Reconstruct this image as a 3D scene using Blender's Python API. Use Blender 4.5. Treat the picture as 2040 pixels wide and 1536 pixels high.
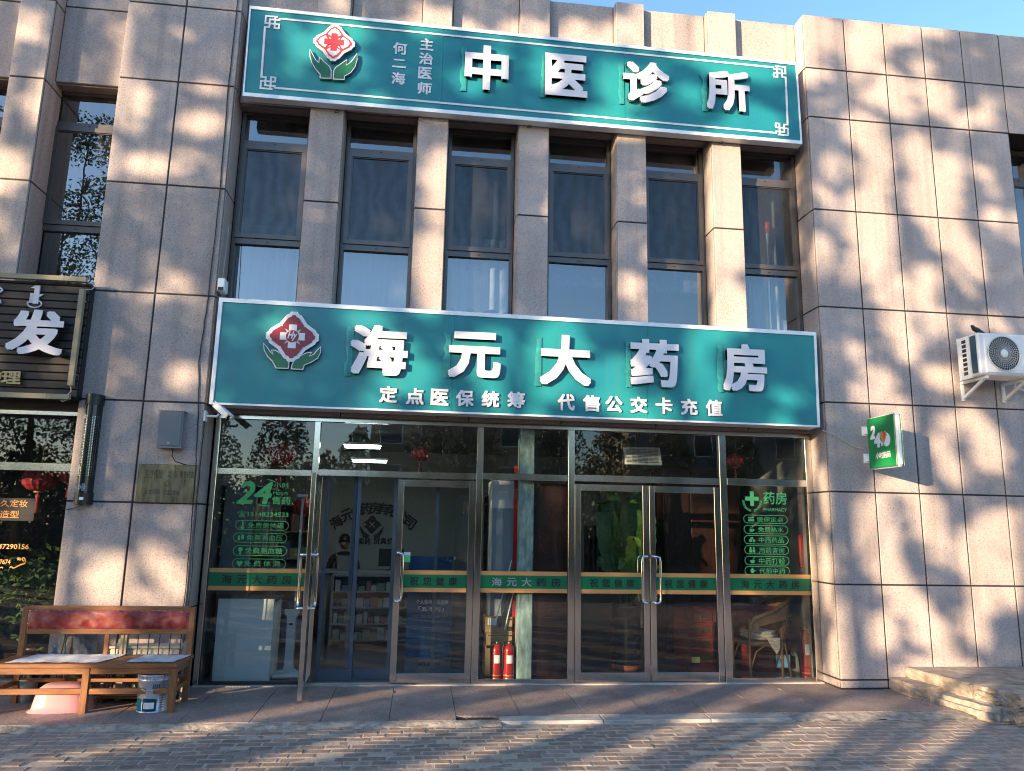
import bpy, bmesh, math, random
import numpy as np
from mathutils import Vector, Matrix

for _o in list(bpy.data.objects):
    bpy.data.objects.remove(_o)
scene = bpy.context.scene
COL = scene.collection
R = math.radians
RND = random.Random(7)
NPR = np.random.RandomState(11)

# ------------------------------------------------------------------ camera
FPX, IW, IH = 1493.0, 2040.0, 1536.0
CAM = np.array([0.0, -9.0, 1.804])
_yaw, _pit, _rol = R(6.678), R(10.449), R(1.086)
CF = np.array([math.sin(_yaw)*math.cos(_pit), math.cos(_yaw)*math.cos(_pit), math.sin(_pit)])
_r0 = np.array([math.cos(_yaw), -math.sin(_yaw), 0.0])
_u0 = np.cross(_r0, CF)
CR = math.cos(_rol)*_r0 + math.sin(_rol)*_u0
CU = -math.sin(_rol)*_r0 + math.cos(_rol)*_u0
cam_d = bpy.data.cameras.new('camera')
cam_d.sensor_fit = 'HORIZONTAL'
cam_d.sensor_width = 36.0
cam_d.lens = FPX/IW*36.0
cam_d.clip_end = 600
cam_d.clip_start = 0.05
cam = bpy.data.objects.new('camera', cam_d)
COL.objects.link(cam)
cam.matrix_world = Matrix(((CR[0], CU[0], -CF[0], CAM[0]), (CR[1], CU[1], -CF[1], CAM[1]),
                           (CR[2], CU[2], -CF[2], CAM[2]), (0, 0, 0, 1)))
scene.camera = cam

# ------------------------------------------------------------------ light
SUN_EL, SUN_AZ = R(10.0), R(51.0)         # azimuth: to the left of the wall's normal
SUN_DIR = Vector((-math.sin(SUN_AZ)*math.cos(SUN_EL), -math.cos(SUN_AZ)*math.cos(SUN_EL), math.sin(SUN_EL)))
world = bpy.data.worlds.new('World')
scene.world = world
world.use_nodes = True
_nt = world.node_tree
_bg = _nt.nodes['Background']
_sky = _nt.nodes.new('ShaderNodeTexSky')
_sky.sky_type = 'NISHITA'
_sky.sun_disc = False
_sky.sun_elevation = SUN_EL
_sky.sun_rotation = math.atan2(SUN_DIR.x, SUN_DIR.y)
_sky.air_density = 1.0
_sky.dust_density = 0.4
_sky.ozone_density = 3.0
_nt.links.new(_sky.outputs[0], _bg.inputs[0])
_bg.inputs[1].default_value = 0.14
sun_d = bpy.data.lights.new('sun', 'SUN')
sun_d.energy = 4.0
sun_d.angle = R(0.5)
sun_d.color = (1.0, 0.75, 0.47)
sun = bpy.data.objects.new('sun', sun_d)
COL.objects.link(sun)
sun.rotation_euler = SUN_DIR.to_track_quat('Z', 'Y').to_euler()
scene.view_settings.view_transform = 'Standard'
scene.view_settings.look = 'None'
scene.view_settings.gamma = 1.0
scene.view_settings.exposure = 1.88
scene.view_settings.use_curve_mapping = False
scene.render.engine = 'CYCLES'
cy = scene.cycles
cy.use_denoising = True
cy.filter_width = 1.1
cy.max_bounces = 8
cy.diffuse_bounces = 3
cy.glossy_bounces = 4
cy.transparent_max_bounces = 16
cy.transmission_bounces = 4
cy.caustics_reflective = False
cy.caustics_refractive = False
cy.sample_clamp_indirect = 6.0

# ------------------------------------------------------------------ layout helpers: where a sight line meets a real plane
def _ray(px, py):
    return (px-IW/2)*CR/FPX - (py-IH/2)*CU/FPX + CF
def FY(px, py, Y=0.0):
    d = _ray(px, py); return CAM + d*((Y-CAM[1])/d[1])
def FZ(px, py, Z=0.0):
    d = _ray(px, py); return CAM + d*((Z-CAM[2])/d[2])
def FX(px, py, X):
    d = _ray(px, py); return CAM + d*((X-CAM[0])/d[0])
def rectY(px0, py0, px1, py1, Y):
    a, b = FY(px0, py0, Y), FY(px1, py1, Y)
    return min(a[0], b[0]), max(a[0], b[0]), min(a[2], b[2]), max(a[2], b[2])

# ------------------------------------------------------------------ materials
def new_mat(name):
    m = bpy.data.materials.new(name); m.use_nodes = True
    nt = m.node_tree
    return m, nt, nt.nodes['Principled BSDF'], nt.nodes['Material Output']

def rgb(c): return (c[0], c[1], c[2], 1.0)

def mat(name, c, rough=0.5, metal=0.0, var=0.0, scale=8.0, bump=0.0, bscale=60.0, stretch=None, spec=0.5, emit=None, estr=0.0, rvar=0.0, tone=0.0, sub=0.0):
    m, nt, b, out = new_mat(name)
    N, L = nt.nodes, nt.links
    b.inputs['Base Color'].default_value = rgb(c)
    b.inputs['Roughness'].default_value = rough
    b.inputs['Metallic'].default_value = metal
    b.inputs['Specular IOR Level'].default_value = spec
    if emit:
        b.inputs['Emission Color'].default_value = rgb(emit)
        b.inputs['Emission Strength'].default_value = estr
    if var or bump or rvar or tone:
        geo = N.new('ShaderNodeNewGeometry')
        mp = N.new('ShaderNodeMapping')
        if stretch: mp.inputs['Scale'].default_value = stretch
        L.new(geo.outputs['Position'], mp.inputs['Vector'])
    col = None
    if var or rvar:
        nz = N.new('ShaderNodeTexNoise'); nz.inputs['Scale'].default_value = scale
        nz.inputs['Detail'].default_value = 5.0; nz.inputs['Roughness'].default_value = 0.6
        L.new(mp.outputs[0], nz.inputs['Vector'])
    if var:
        rp = N.new('ShaderNodeValToRGB')
        rp.color_ramp.elements[0].position = 0.3; rp.color_ramp.elements[1].position = 0.7
        rp.color_ramp.elements[0].color = rgb([x*(1-var) for x in c])
        rp.color_ramp.elements[1].color = rgb([min(1, x*(1+var)) for x in c])
        L.new(nz.outputs['Fac'], rp.inputs['Fac'])
        col = rp.outputs['Color']
    if tone:
        oi = N.new('ShaderNodeObjectInfo')
        mr = N.new('ShaderNodeMapRange')
        mr.inputs['To Min'].default_value = 1-tone; mr.inputs['To Max'].default_value = 1+tone
        L.new(oi.outputs['Random'], mr.inputs['Value'])
        hs = N.new('ShaderNodeHueSaturation')
        L.new(mr.outputs[0], hs.inputs['Value'])
        if col is not None: L.new(col, hs.inputs['Color'])
        else: hs.inputs['Color'].default_value = rgb(c)
        col = hs.outputs['Color']
    if col is not None: L.new(col, b.inputs['Base Color'])
    if rvar:
        mr2 = N.new('ShaderNodeMapRange')
        mr2.inputs['To Min'].default_value = max(0.02, rough-rvar); mr2.inputs['To Max'].default_value = min(1, rough+rvar)
        L.new(nz.outputs['Fac'], mr2.inputs['Value']); L.new(mr2.outputs[0], b.inputs['Roughness'])
    if bump:
        n2 = N.new('ShaderNodeTexNoise'); n2.inputs['Scale'].default_value = bscale; n2.inputs['Detail'].default_value = 4.0
        L.new(mp.outputs[0], n2.inputs['Vector'])
        bp = N.new('ShaderNodeBump'); bp.inputs['Strength'].default_value = bump; bp.inputs['Distance'].default_value = 0.01
        L.new(n2.outputs['Fac'], bp.inputs['Height']); L.new(bp.outputs[0], b.inputs['Normal'])
    return m

def granite(name, dark, mid, light, scale=74.0, tone=0.085, rough=0.62, stains=0.12, bump=0.25):
    m, nt, b, out = new_mat(name); N, L = nt.nodes, nt.links
    geo = N.new('ShaderNodeNewGeometry')
    nz = N.new('ShaderNodeTexNoise'); nz.inputs['Scale'].default_value = scale; nz.inputs['Detail'].default_value = 3.0
    nz.inputs['Roughness'].default_value = 0.65; nz.inputs['Distortion'].default_value = 1.2
    L.new(geo.outputs['Position'], nz.inputs['Vector'])
    rp = N.new('ShaderNodeValToRGB'); e = rp.color_ramp.elements
    e[0].position = 0.36; e[0].color = rgb(dark); e[1].position = 0.64; e[1].color = rgb(light)
    k = e.new(0.47); k.color = rgb(mid)
    L.new(nz.outputs['Fac'], rp.inputs['Fac'])
    big = N.new('ShaderNodeTexNoise'); big.inputs['Scale'].default_value = 1.3; big.inputs['Detail'].default_value = 6.0
    mp = N.new('ShaderNodeMapping'); mp.inputs['Scale'].default_value = (1.6, 1.6, 0.7)
    L.new(geo.outputs['Position'], mp.inputs['Vector']); L.new(mp.outputs[0], big.inputs['Vector'])
    mr = N.new('ShaderNodeMapRange'); mr.inputs['From Min'].default_value = 0.3; mr.inputs['From Max'].default_value = 0.7
    mr.inputs['To Min'].default_value = 1-stains; mr.inputs['To Max'].default_value = 1+stains
    L.new(big.outputs['Fac'], mr.inputs['Value'])
    oi = N.new('ShaderNodeObjectInfo')
    mr2 = N.new('ShaderNodeMapRange'); mr2.inputs['To Min'].default_value = 1-tone; mr2.inputs['To Max'].default_value = 1+tone
    L.new(oi.outputs['Random'], mr2.inputs['Value'])
    mu = N.new('ShaderNodeMath'); mu.operation = 'MULTIPLY'
    L.new(mr.outputs[0], mu.inputs[0]); L.new(mr2.outputs[0], mu.inputs[1])
    if name == 'granite':                        # faint vertical rain marks
        mp3 = N.new('ShaderNodeMapping'); mp3.inputs['Scale'].default_value = (7.0, 7.0, 0.28)
        L.new(geo.outputs['Position'], mp3.inputs['Vector'])
        n3 = N.new('ShaderNodeTexNoise'); n3.inputs['Scale'].default_value = 1.0; n3.inputs['Detail'].default_value = 5.0
        L.new(mp3.outputs[0], n3.inputs['Vector'])
        mr3 = N.new('ShaderNodeMapRange'); mr3.inputs['From Min'].default_value = 0.5; mr3.inputs['From Max'].default_value = 0.78
        mr3.inputs['To Min'].default_value = 1.0; mr3.inputs['To Max'].default_value = 0.74
        L.new(n3.outputs['Fac'], mr3.inputs['Value'])
        mu2 = N.new('ShaderNodeMath'); mu2.operation = 'MULTIPLY'
        L.new(mu.outputs[0], mu2.inputs[0]); L.new(mr3.outputs[0], mu2.inputs[1]); mu = mu2
    hs = N.new('ShaderNodeHueSaturation'); L.new(rp.outputs['Color'], hs.inputs['Color']); L.new(mu.outputs[0], hs.inputs['Value'])
    L.new(hs.outputs['Color'], b.inputs['Base Color'])
    b.inputs['Roughness'].default_value = rough
    bp = N.new('ShaderNodeBump'); bp.inputs['Strength'].default_value = bump; bp.inputs['Distance'].default_value = 0.004
    L.new(nz.outputs['Fac'], bp.inputs['Height']); L.new(bp.outputs[0], b.inputs['Normal'])
    return m

def glass(name, fac, tint, rough=0.0, wob=0.02, wscale=1.5, dirt=0.0):
    m, nt, b, out = new_mat(name); N, L = nt.nodes, nt.links
    N.remove(b)
    tr = N.new('ShaderNodeBsdfTransparent'); tr.inputs['Color'].default_value = rgb(tint)
    gl = N.new('ShaderNodeBsdfGlossy'); gl.inputs['Roughness'].default_value = rough
    gl.inputs['Color'].default_value = (1, 1, 1, 1)
    lw = N.new('ShaderNodeLayerWeight'); lw.inputs['Blend'].default_value = 0.5
    pw = N.new('ShaderNodeMath'); pw.operation = 'POWER'; pw.inputs[1].default_value = 5.0
    fr = N.new('ShaderNodeMath'); fr.operation = 'MULTIPLY_ADD'; fr.inputs[1].default_value = 0.92; fr.inputs[2].default_value = 0.04
    L.new(lw.outputs['Facing'], pw.inputs[0]); L.new(pw.outputs[0], fr.inputs[0])
    ad = N.new('ShaderNodeMath'); ad.operation = 'ADD'; ad.use_clamp = True; ad.inputs[1].default_value = fac
    L.new(fr.outputs[0], ad.inputs[0])
    mx = N.new('ShaderNodeMixShader')
    geo = N.new('ShaderNodeNewGeometry')
    if wob:
        nz = N.new('ShaderNodeTexNoise'); nz.inputs['Scale'].default_value = wscale; nz.inputs['Detail'].default_value = 1.5
        L.new(geo.outputs['Position'], nz.inputs['Vector'])
        bp = N.new('ShaderNodeBump'); bp.inputs['Strength'].default_value = 1.0; bp.inputs['Distance'].default_value = wob
        L.new(nz.outputs['Fac'], bp.inputs['Height']); L.new(bp.outputs[0], gl.inputs['Normal'])
    L.new(ad.outputs[0], mx.inputs[0]); L.new(tr.outputs[0], mx.inputs[1]); L.new(gl.outputs[0], mx.inputs[2])
    last = mx.outputs[0]
    if dirt:
        df = N.new('ShaderNodeBsdfDiffuse'); df.inputs['Color'].default_value = (0.45, 0.42, 0.38, 1)
        n2 = N.new('ShaderNodeTexNoise'); n2.inputs['Scale'].default_value = 3.0; n2.inputs['Detail'].default_value = 8.0
        mp = N.new('ShaderNodeMapping'); mp.inputs['Scale'].default_value = (3.0, 3.0, 0.6)
        L.new(geo.outputs['Position'], mp.inputs['Vector']); L.new(mp.outputs[0], n2.inputs['Vector'])
        mr = N.new('ShaderNodeMapRange'); mr.inputs['From Min'].default_value = 0.42; mr.inputs['From Max'].default_value = 0.8
        mr.inputs['To Max'].default_value = dirt
        L.new(n2.outputs['Fac'], mr.inputs['Value'])
        m2 = N.new('ShaderNodeMixShader')
        L.new(mr.outputs[0], m2.inputs[0]); L.new(last, m2.inputs[1]); L.new(df.outputs[0], m2.inputs[2])
        last = m2.outputs[0]
    L.new(last, out.inputs['Surface'])
    return m

M = {}
M['granite'] = granite('granite', (0.215, 0.175, 0.165), (0.415, 0.345, 0.325), (0.47, 0.40, 0.378))
M['slab'] = granite('paving_granite', (0.15, 0.105, 0.09), (0.27, 0.20, 0.175), (0.34, 0.265, 0.235), scale=45, tone=0.12, stains=0.28, rough=0.55)
M['marble'] = mat('kerb_marble', (0.42, 0.38, 0.34), 0.6, var=0.3, scale=6, bump=0.25, stretch=(1, 3, 3), tone=0.08)
M['mortar'] = mat('rough_mortar', (0.34, 0.29, 0.24), 0.9, var=0.5, scale=9, bump=0.9, bscale=25)
M['step_stone'] = mat('step_stone', (0.31, 0.25, 0.20), 0.85, var=0.45, scale=7, bump=0.6, bscale=30, tone=0.06)
M['brick'] = mat('road_brick', (0.26, 0.20, 0.165), 0.85, var=0.3, scale=14, bump=0.5, bscale=70, tone=0.24)
M['sand'] = mat('joint_sand', (0.42, 0.35, 0.28), 0.95, var=0.25, scale=30, bump=0.4)
M['joint'] = mat('dark_sealant', (0.022, 0.02, 0.022), 0.7)
M['soffit'] = mat('soffit_stone', (0.22, 0.18, 0.165), 0.7, var=0.12, scale=20)
M['frame'] = mat('dark_bronze_frame', (0.12, 0.105, 0.10), 0.35, 0.5, var=0.1, scale=5)
M['steel'] = mat('brushed_steel', (0.62, 0.575, 0.52), 0.17, 1.0, var=0.10, scale=3, stretch=(1, 1, 0.35), rvar=0.08)
M['chrome'] = mat('chrome', (0.7, 0.7, 0.7), 0.1, 1.0)
M['sign_edge'] = mat('letter_edge_steel', (0.5, 0.5, 0.5), 0.22, 1.0)
M['white_alu'] = mat('white_aluminium', (0.82, 0.85, 0.87), 0.4, 0.15, var=0.06, scale=8)
M['acrylic'] = mat('white_acrylic', (0.76, 0.73, 0.77), 0.3, var=0.04, scale=5)
M['white'] = mat('white_paint', (0.78, 0.78, 0.77), 0.45, var=0.05, scale=6)
M['print_white'] = mat('white_print', (0.8, 0.8, 0.8), 0.5)
M['red_acr'] = mat('dark_red_acrylic', (0.26, 0.018, 0.03), 0.35)
M['bright_red'] = mat('bright_red_acrylic', (0.75, 0.05, 0.06), 0.35)
M['green_acr'] = mat('green_acrylic', (0.012, 0.13, 0.055), 0.35)
M['glass_up'] = glass('upper_window_glass', 0.17, (0.74, 0.80, 0.84), wob=0.0011, wscale=2.0, dirt=0.08)
M['glass_shop'] = glass('shop_glass', 0.03, (0.74, 0.79, 0.77), wob=0.0007, wscale=2.2, dirt=0.012)
M['glass_in'] = glass('inner_door_glass', 0.03, (0.82, 0.86, 0.86), wob=0.0)
M['black'] = mat('black_plastic', (0.012, 0.012, 0.014), 0.4)
M['slat'] = mat('dark_slat', (0.017, 0.013, 0.014), 0.5, var=0.25, scale=12, stretch=(0.3, 1, 1), tone=0.15)
M['tube'] = mat('yellowed_tube_plastic', (0.30, 0.26, 0.17), 0.35, var=0.1, scale=4)
M['gold'] = mat('gold_letter', (0.42, 0.34, 0.18), 0.4, 0.4)
M['cable'] = mat('black_cable', (0.015, 0.014, 0.016), 0.5)
M['pale_cable'] = mat('pale_cable', (0.5, 0.46, 0.40), 0.5)
M['grey_plastic'] = mat('grey_plastic', (0.26, 0.27, 0.28), 0.5, var=0.05, scale=10)
M['grille'] = mat('grey_grille', (0.17, 0.18, 0.19), 0.55)
M['brass'] = mat('tarnished_brass', (0.20, 0.175, 0.11), 0.32, 0.75, var=0.4, scale=6, stretch=(4, 1, 0.8), rvar=0.12)
M['wood'] = mat('bench_wood', (0.235, 0.098, 0.040), 0.45, var=0.35, scale=9, stretch=(0.6, 6, 6), bump=0.12, bscale=30)
M['wood_v'] = mat('bench_wood_upright', (0.235, 0.098, 0.040), 0.45, var=0.35, scale=9, stretch=(6, 6, 0.6), bump=0.12, bscale=30)
M['pink'] = mat('pink_plastic', (0.55, 0.26, 0.275), 0.38, var=0.05, scale=5)
M['paper'] = mat('white_sheet', (0.60, 0.59, 0.60), 0.8, var=0.15, scale=16, bump=0.3, bscale=25)
M['orange_film'] = mat('orange_film', (0.62, 0.30, 0.095), 0.45, var=0.05, scale=4)
M['green_film'] = mat('green_film', (0.0, 0.14, 0.055), 0.4, var=0.05, scale=4)
M['ink'] = mat('black_ink', (0.008, 0.009, 0.009), 0.5)
M['pale_ink'] = mat('pale_cutout', (0.30, 0.36, 0.34), 0.5)
M['green_ink'] = mat('green_vinyl', (0.09, 0.46, 0.13), 0.5)
M['green_ink2'] = mat('light_green_vinyl', (0.12, 0.62, 0.19), 0.5)
M['orange_ink'] = mat('orange_vinyl', (0.78, 0.33, 0.08), 0.5)
M['dark_ink'] = mat('dark_vinyl', (0.02, 0.02, 0.02), 0.5)
M['cardboard'] = mat('cardboard', (0.34, 0.215, 0.115), 0.8, var=0.12, scale=8)
M['ext_red'] = mat('extinguisher_red', (0.36, 0.012, 0.014), 0.25)
M['red_wood'] = mat('red_lacquer_wood', (0.145, 0.022, 0.015), 0.3, var=0.3, scale=6, stretch=(1, 1, 5))
M['brown_panel'] = mat('brown_red_panel', (0.036, 0.015, 0.012), 0.3, var=0.3, scale=4, stretch=(3, 3, 0.5))
M['teal_paint'] = mat('peeling_teal_paint', (0.26, 0.36, 0.35), 0.75, var=0.5, scale=9, stretch=(2.2, 2.2, 0.7), bump=0.6, bscale=20)
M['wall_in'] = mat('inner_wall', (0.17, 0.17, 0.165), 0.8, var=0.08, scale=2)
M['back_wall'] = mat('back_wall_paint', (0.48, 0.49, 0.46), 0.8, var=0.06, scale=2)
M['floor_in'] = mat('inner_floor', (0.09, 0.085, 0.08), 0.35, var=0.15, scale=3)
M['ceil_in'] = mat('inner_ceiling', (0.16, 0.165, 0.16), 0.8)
M['lantern'] = mat('lantern_red', (0.33, 0.02, 0.025), 0.6, var=0.35, scale=20)
M['blue_frame'] = mat('blue_grey_frame', (0.10, 0.125, 0.165), 0.35, 0.3, var=0.1, scale=5)
M['light'] = mat('lit_tube', (0.9, 0.9, 0.9), 0.5, emit=(0.9, 1.0, 0.98), estr=6.0)
M['leaf_big'] = mat('banana_leaf', (0.042, 0.105, 0.024), 0.4, var=0.5, scale=8, stretch=(2, 2, 6))
M['leaf_small'] = mat('shrub_leaf', (0.06, 0.11, 0.03), 0.5, tone=0.2, var=0.3, scale=9)
M['rattan'] = mat('rattan', (0.165, 0.085, 0.038), 0.5, var=0.4, scale=60, bump=0.5, bscale=120)
M['cloth'] = mat('striped_cloth', (0.45, 0.38, 0.30), 0.9, var=0.5, scale=20, stretch=(1, 1, 4))
M['curtain'] = mat('curtain_cloth', (0.25, 0.27, 0.30), 0.9, var=0.12, scale=6, stretch=(6, 1, 0.3))
M['lace'] = mat('lace_cloth', (0.055, 0.065, 0.08), 0.9, var=0.6, scale=9)
M['darkroom'] = mat('dark_room', (0.06, 0.065, 0.075), 0.9)
M['bark'] = mat('bark', (0.16, 0.13, 0.10), 0.9, var=0.3, scale=10, stretch=(4, 4, 0.6), bump=0.7, bscale=15)
M['leaf'] = mat('tree_leaf', (0.10, 0.12, 0.035), 0.55, var=0.35, scale=1.2)
M['leaf2'] = mat('dark_tree_leaf', (0.05, 0.07, 0.025), 0.55, var=0.35, scale=1.2)
M['asphalt'] = mat('far_ground', (0.05, 0.045, 0.042), 0.95, var=0.2, scale=2)
M['tan_wall'] = mat('tan_render', (0.42, 0.28, 0.16), 0.85, var=0.1, scale=1)
M['skin'] = mat('skin', (0.42, 0.24, 0.17), 0.5)
M['darkcloth'] = mat('dark_cloth', (0.02, 0.022, 0.03), 0.9)
M['screen_blue'] = mat('poster_blue', (0.02, 0.09, 0.22), 0.4, var=0.5, scale=3)
M['sack'] = mat('grey_sack', (0.16, 0.165, 0.17), 0.35, var=0.4, scale=9, bump=0.5, bscale=12)
M['navy'] = mat('navy_label', (0.01, 0.07, 0.11), 0.3, 0.3)
M['teal_label'] = mat('teal_label', (0.02, 0.25, 0.32), 0.3, 0.3)
M['tin'] = mat('tin_white', (0.55, 0.55, 0.60), 0.28, 0.45, var=0.08, scale=10)

def screen_mat(name):
    m, nt, b, out = new_mat(name); N, L = nt.nodes, nt.links
    N.remove(b)
    tr = N.new('ShaderNodeBsdfTransparent'); df = N.new('ShaderNodeBsdfDiffuse'); df.inputs['Color'].default_value = (0.03, 0.032, 0.035, 1)
    mx = N.new('ShaderNodeMixShader'); geo = N.new('ShaderNodeNewGeometry')
    wv = N.new('ShaderNodeTexWave'); wv.inputs['Scale'].default_value = 1.6; wv.inputs['Distortion'].default_value = 9.0; wv.inputs['Detail'].default_value = 2.0; wv.inputs['Detail Scale'].default_value = 1.2
    L.new(geo.outputs['Position'], wv.inputs['Vector'])
    mr = N.new('ShaderNodeMapRange'); mr.inputs['To Min'].default_value = 0.46; mr.inputs['To Max'].default_value = 0.53
    L.new(wv.outputs['Fac'], mr.inputs['Value']); L.new(mr.outputs[0], mx.inputs[0]); L.new(tr.outputs[0], mx.inputs[1]); L.new(df.outputs[0], mx.inputs[2])
    L.new(mx.outputs[0], out.inputs['Surface']); return m
M['screen'] = screen_mat('insect_screen_mesh')

def sign_teal(name):
    m, nt, b, out = new_mat(name); N, L = nt.nodes, nt.links
    geo = N.new('ShaderNodeNewGeometry')
    n1 = N.new('ShaderNodeTexNoise'); n1.inputs['Scale'].default_value = 0.9; n1.inputs['Detail'].default_value = 3.0
    L.new(geo.outputs['Position'], n1.inputs['Vector'])
    rp = N.new('ShaderNodeValToRGB'); e = rp.color_ramp.elements
    e[0].position = 0.32; e[0].color = rgb((0.010, 0.175, 0.235)); e[1].position = 0.7; e[1].color = rgb((0.018, 0.245, 0.25))
    L.new(n1.outputs['Fac'], rp.inputs['Fac'])
    mp = N.new('ShaderNodeMapping'); mp.inputs['Scale'].default_value = (9.0, 1.0, 0.22)
    L.new(geo.outputs['Position'], mp.inputs['Vector'])
    n2 = N.new('ShaderNodeTexNoise'); n2.inputs['Scale'].default_value = 2.0; n2.inputs['Detail'].default_value = 6.0
    L.new(mp.outputs[0], n2.inputs['Vector'])
    mr = N.new('ShaderNodeMapRange'); mr.inputs['From Min'].default_value = 0.54; mr.inputs['From Max'].default_value = 0.78
    mr.inputs['To Max'].default_value = 0.5
    L.new(n2.outputs['Fac'], mr.inputs['Value'])
    mx = N.new('ShaderNodeMix'); mx.data_type = 'RGBA'
    L.new(mr.outputs[0], mx.inputs[0]); L.new(rp.outputs['Color'], mx.inputs[6]); mx.inputs[7].default_value = rgb((0.06, 0.17, 0.16))
    L.new(mx.outputs[2], b.inputs['Base Color'])
    b.inputs['Roughness'].default_value = 0.32
    n3 = N.new('ShaderNodeTexNoise'); n3.inputs['Scale'].default_value = 1.6
    L.new(geo.outputs['Position'], n3.inputs['Vector'])
    bp = N.new('ShaderNodeBump'); bp.inputs['Strength'].default_value = 0.5; bp.inputs['Distance'].default_value = 0.02
    L.new(n3.outputs['Fac'], bp.inputs['Height']); L.new(bp.outputs[0], b.inputs['Normal'])
    return m
M['teal'] = sign_teal('teal_sign_film')

# ------------------------------------------------------------------ objects
def tag(o, label=None, cat=None, group=None, kind=None):
    if label: o['label'] = label
    if cat: o['category'] = cat
    if group: o['group'] = group
    if kind: o['kind'] = kind
    return o
def thing(name, label, cat, loc=(0, 0, 0), rz=0.0, group=None):
    o = bpy.data.objects.new(name, None); COL.objects.link(o)
    o.location = loc; o.rotation_euler = (0, 0, rz); o.empty_display_size = 0.1
    return tag(o, label, cat, group)

class MB:
    """collects faces of several simple shapes into ONE mesh"""
    def __init__(s): s.v = []; s.f = []; s.m = []; s.sm = []
    def add(s, vs, fs, mi=0, smooth=False):
        k = len(s.v); s.v += [tuple(map(float, p)) for p in vs]
        for f in fs: s.f.append(tuple(i+k for i in f)); s.m.append(mi); s.sm.append(smooth)
        return s
    def box(s, x0, x1, y0, y1, z0, z1, mi=0, c=0.0):
        if c <= 0:
            v = [(x0,y0,z0),(x1,y0,z0),(x1,y1,z0),(x0,y1,z0),(x0,y0,z1),(x1,y0,z1),(x1,y1,z1),(x0,y1,z1)]
            return s.add(v, [(0,3,2,1),(4,5,6,7),(0,1,5,4),(1,2,6,5),(2,3,7,6),(3,0,4,7)], mi)
        bm = bmesh.new()
        bmesh.ops.create_cube(bm, size=1.0)
        for w in bm.verts: w.co = ((x0+x1)/2+w.co.x*(x1-x0), (y0+y1)/2+w.co.y*(y1-y0), (z0+z1)/2+w.co.z*(z1-z0))
        bmesh.ops.bevel(bm, geom=bm.edges[:], offset=c, segments=1, affect='EDGES')
        bm.verts.index_update()
        s.add([w.co[:] for w in bm.verts], [[w.index for w in f.verts] for f in bm.faces], mi); bm.free()
        return s
    def slab(s, x0, x1, z0, z1, yf, yb, c=0.005, mi=0):
        v = [(x0,yb,z0),(x1,yb,z0),(x1,yb,z1),(x0,yb,z1),(x0,yf+c,z0),(x1,yf+c,z0),(x1,yf+c,z1),(x0,yf+c,z1),
             (x0+c,yf,z0+c),(x1-c,yf,z0+c),(x1-c,yf,z1-c),(x0+c,yf,z1-c)]
        f = [(0,1,5,4),(1,2,6,5),(2,3,7,6),(3,0,4,7),(4,5,9,8),(5,6,10,9),(6,7,11,10),(7,4,8,11),(8,9,10,11),(3,2,1,0)]
        return s.add(v, f, mi)
    def quad(s, a, b, c, d, mi=0): return s.add([a, b, c, d], [(0, 1, 2, 3)], mi)
    def bar(s, a, b, w, h, mi=0, up=(0, 0, 1)):
        a, b = Vector(a), Vector(b); d = (b-a).normalized(); u = Vector(up)
        if abs(d.dot(u)) > 0.98: u = Vector((0, 1, 0))
        x = d.cross(u).normalized(); u = x.cross(d).normalized()
        vs = [p + x*sx*w/2 + u*sy*h/2 for p in (a, b) for sx, sy in ((-1,-1),(1,-1),(1,1),(-1,1))]
        return s.add(vs, [(3,2,1,0),(4,5,6,7),(0,1,5,4),(1,2,6,5),(2,3,7,6),(3,0,4,7)], mi)
    def tube(s, pts, r, n=8, mi=0, cap=True):
        pts = [Vector(p) for p in pts]; k = len(pts)
        rs = r if isinstance(r, (list, tuple)) else [r]*k
        vs = []; fs = []; last = None
        for i, p in enumerate(pts):
            d = (pts[min(i+1, k-1)]-pts[max(i-1, 0)]).normalized()
            if last is None:
                x = d.orthogonal().normalized()
            else:
                x = (last - d*last.dot(d)).normalized()
            last = x; y = d.cross(x)
            for j in range(n):
                a = 2*math.pi*j/n; vs.append(p + (x*math.cos(a)+y*math.sin(a))*rs[i])
        for i in range(k-1):
            for j in range(n): fs.append((i*n+j, i*n+(j+1) % n, (i+1)*n+(j+1) % n, (i+1)*n+j))
        s.add(vs, fs, mi, True)
        if cap: s.add(vs[:n], [tuple(range(n-1, -1, -1))], mi); s.add(vs[-n:], [tuple(range(n))], mi)
        return s
    def lathe(s, prof, cx=0, cy_=0, n=20, mi=0, sx=1.0, sy=1.0, smooth=True):
        vs = []; fs = []; k = len(prof)
        for r, z in prof:
            for j in range(n):
                a = 2*math.pi*j/n; vs.append((cx+r*math.cos(a)*sx, cy_+r*math.sin(a)*sy, z))
        for i in range(k-1):
            for j in range(n): fs.append((i*n+j, i*n+(j+1) % n, (i+1)*n+(j+1) % n, (i+1)*n+j))
        return s.add(vs, fs, mi, smooth)
    def prism(s, poly, O, U, V, N, d, mi=0, mside=None):
        """polygon poly (2D) on plane O,U,V pushed out by d along N"""
        O, U, V, N = map(Vector, (O, U, V, N)); n = len(poly)
        a = [O+U*p[0]+V*p[1] for p in poly]; b = [p+N*d for p in a]
        s.add(b, [tuple(range(n))], mi)
        s.add(a+b, [(i, (i+1) % n, n+(i+1) % n, n+i) for i in range(n)], mi if mside is None else mside)
        return s
    def build(s, name, mats, parent=None, smooth=None):
        me = bpy.data.meshes.new(name)
        me.from_pydata(s.v, [], s.f)
        for m in (mats if isinstance(mats, (list, tuple)) else [mats]): me.materials.append(m)
        me.polygons.foreach_set('material_index', s.m)
        me.polygons.foreach_set('use_smooth', s.sm if smooth is None else [smooth]*len(s.f))
        me.update()
        o = bpy.data.objects.new(name, me); COL.objects.link(o)
        if parent is not None: o.parent = parent
        return o

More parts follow.
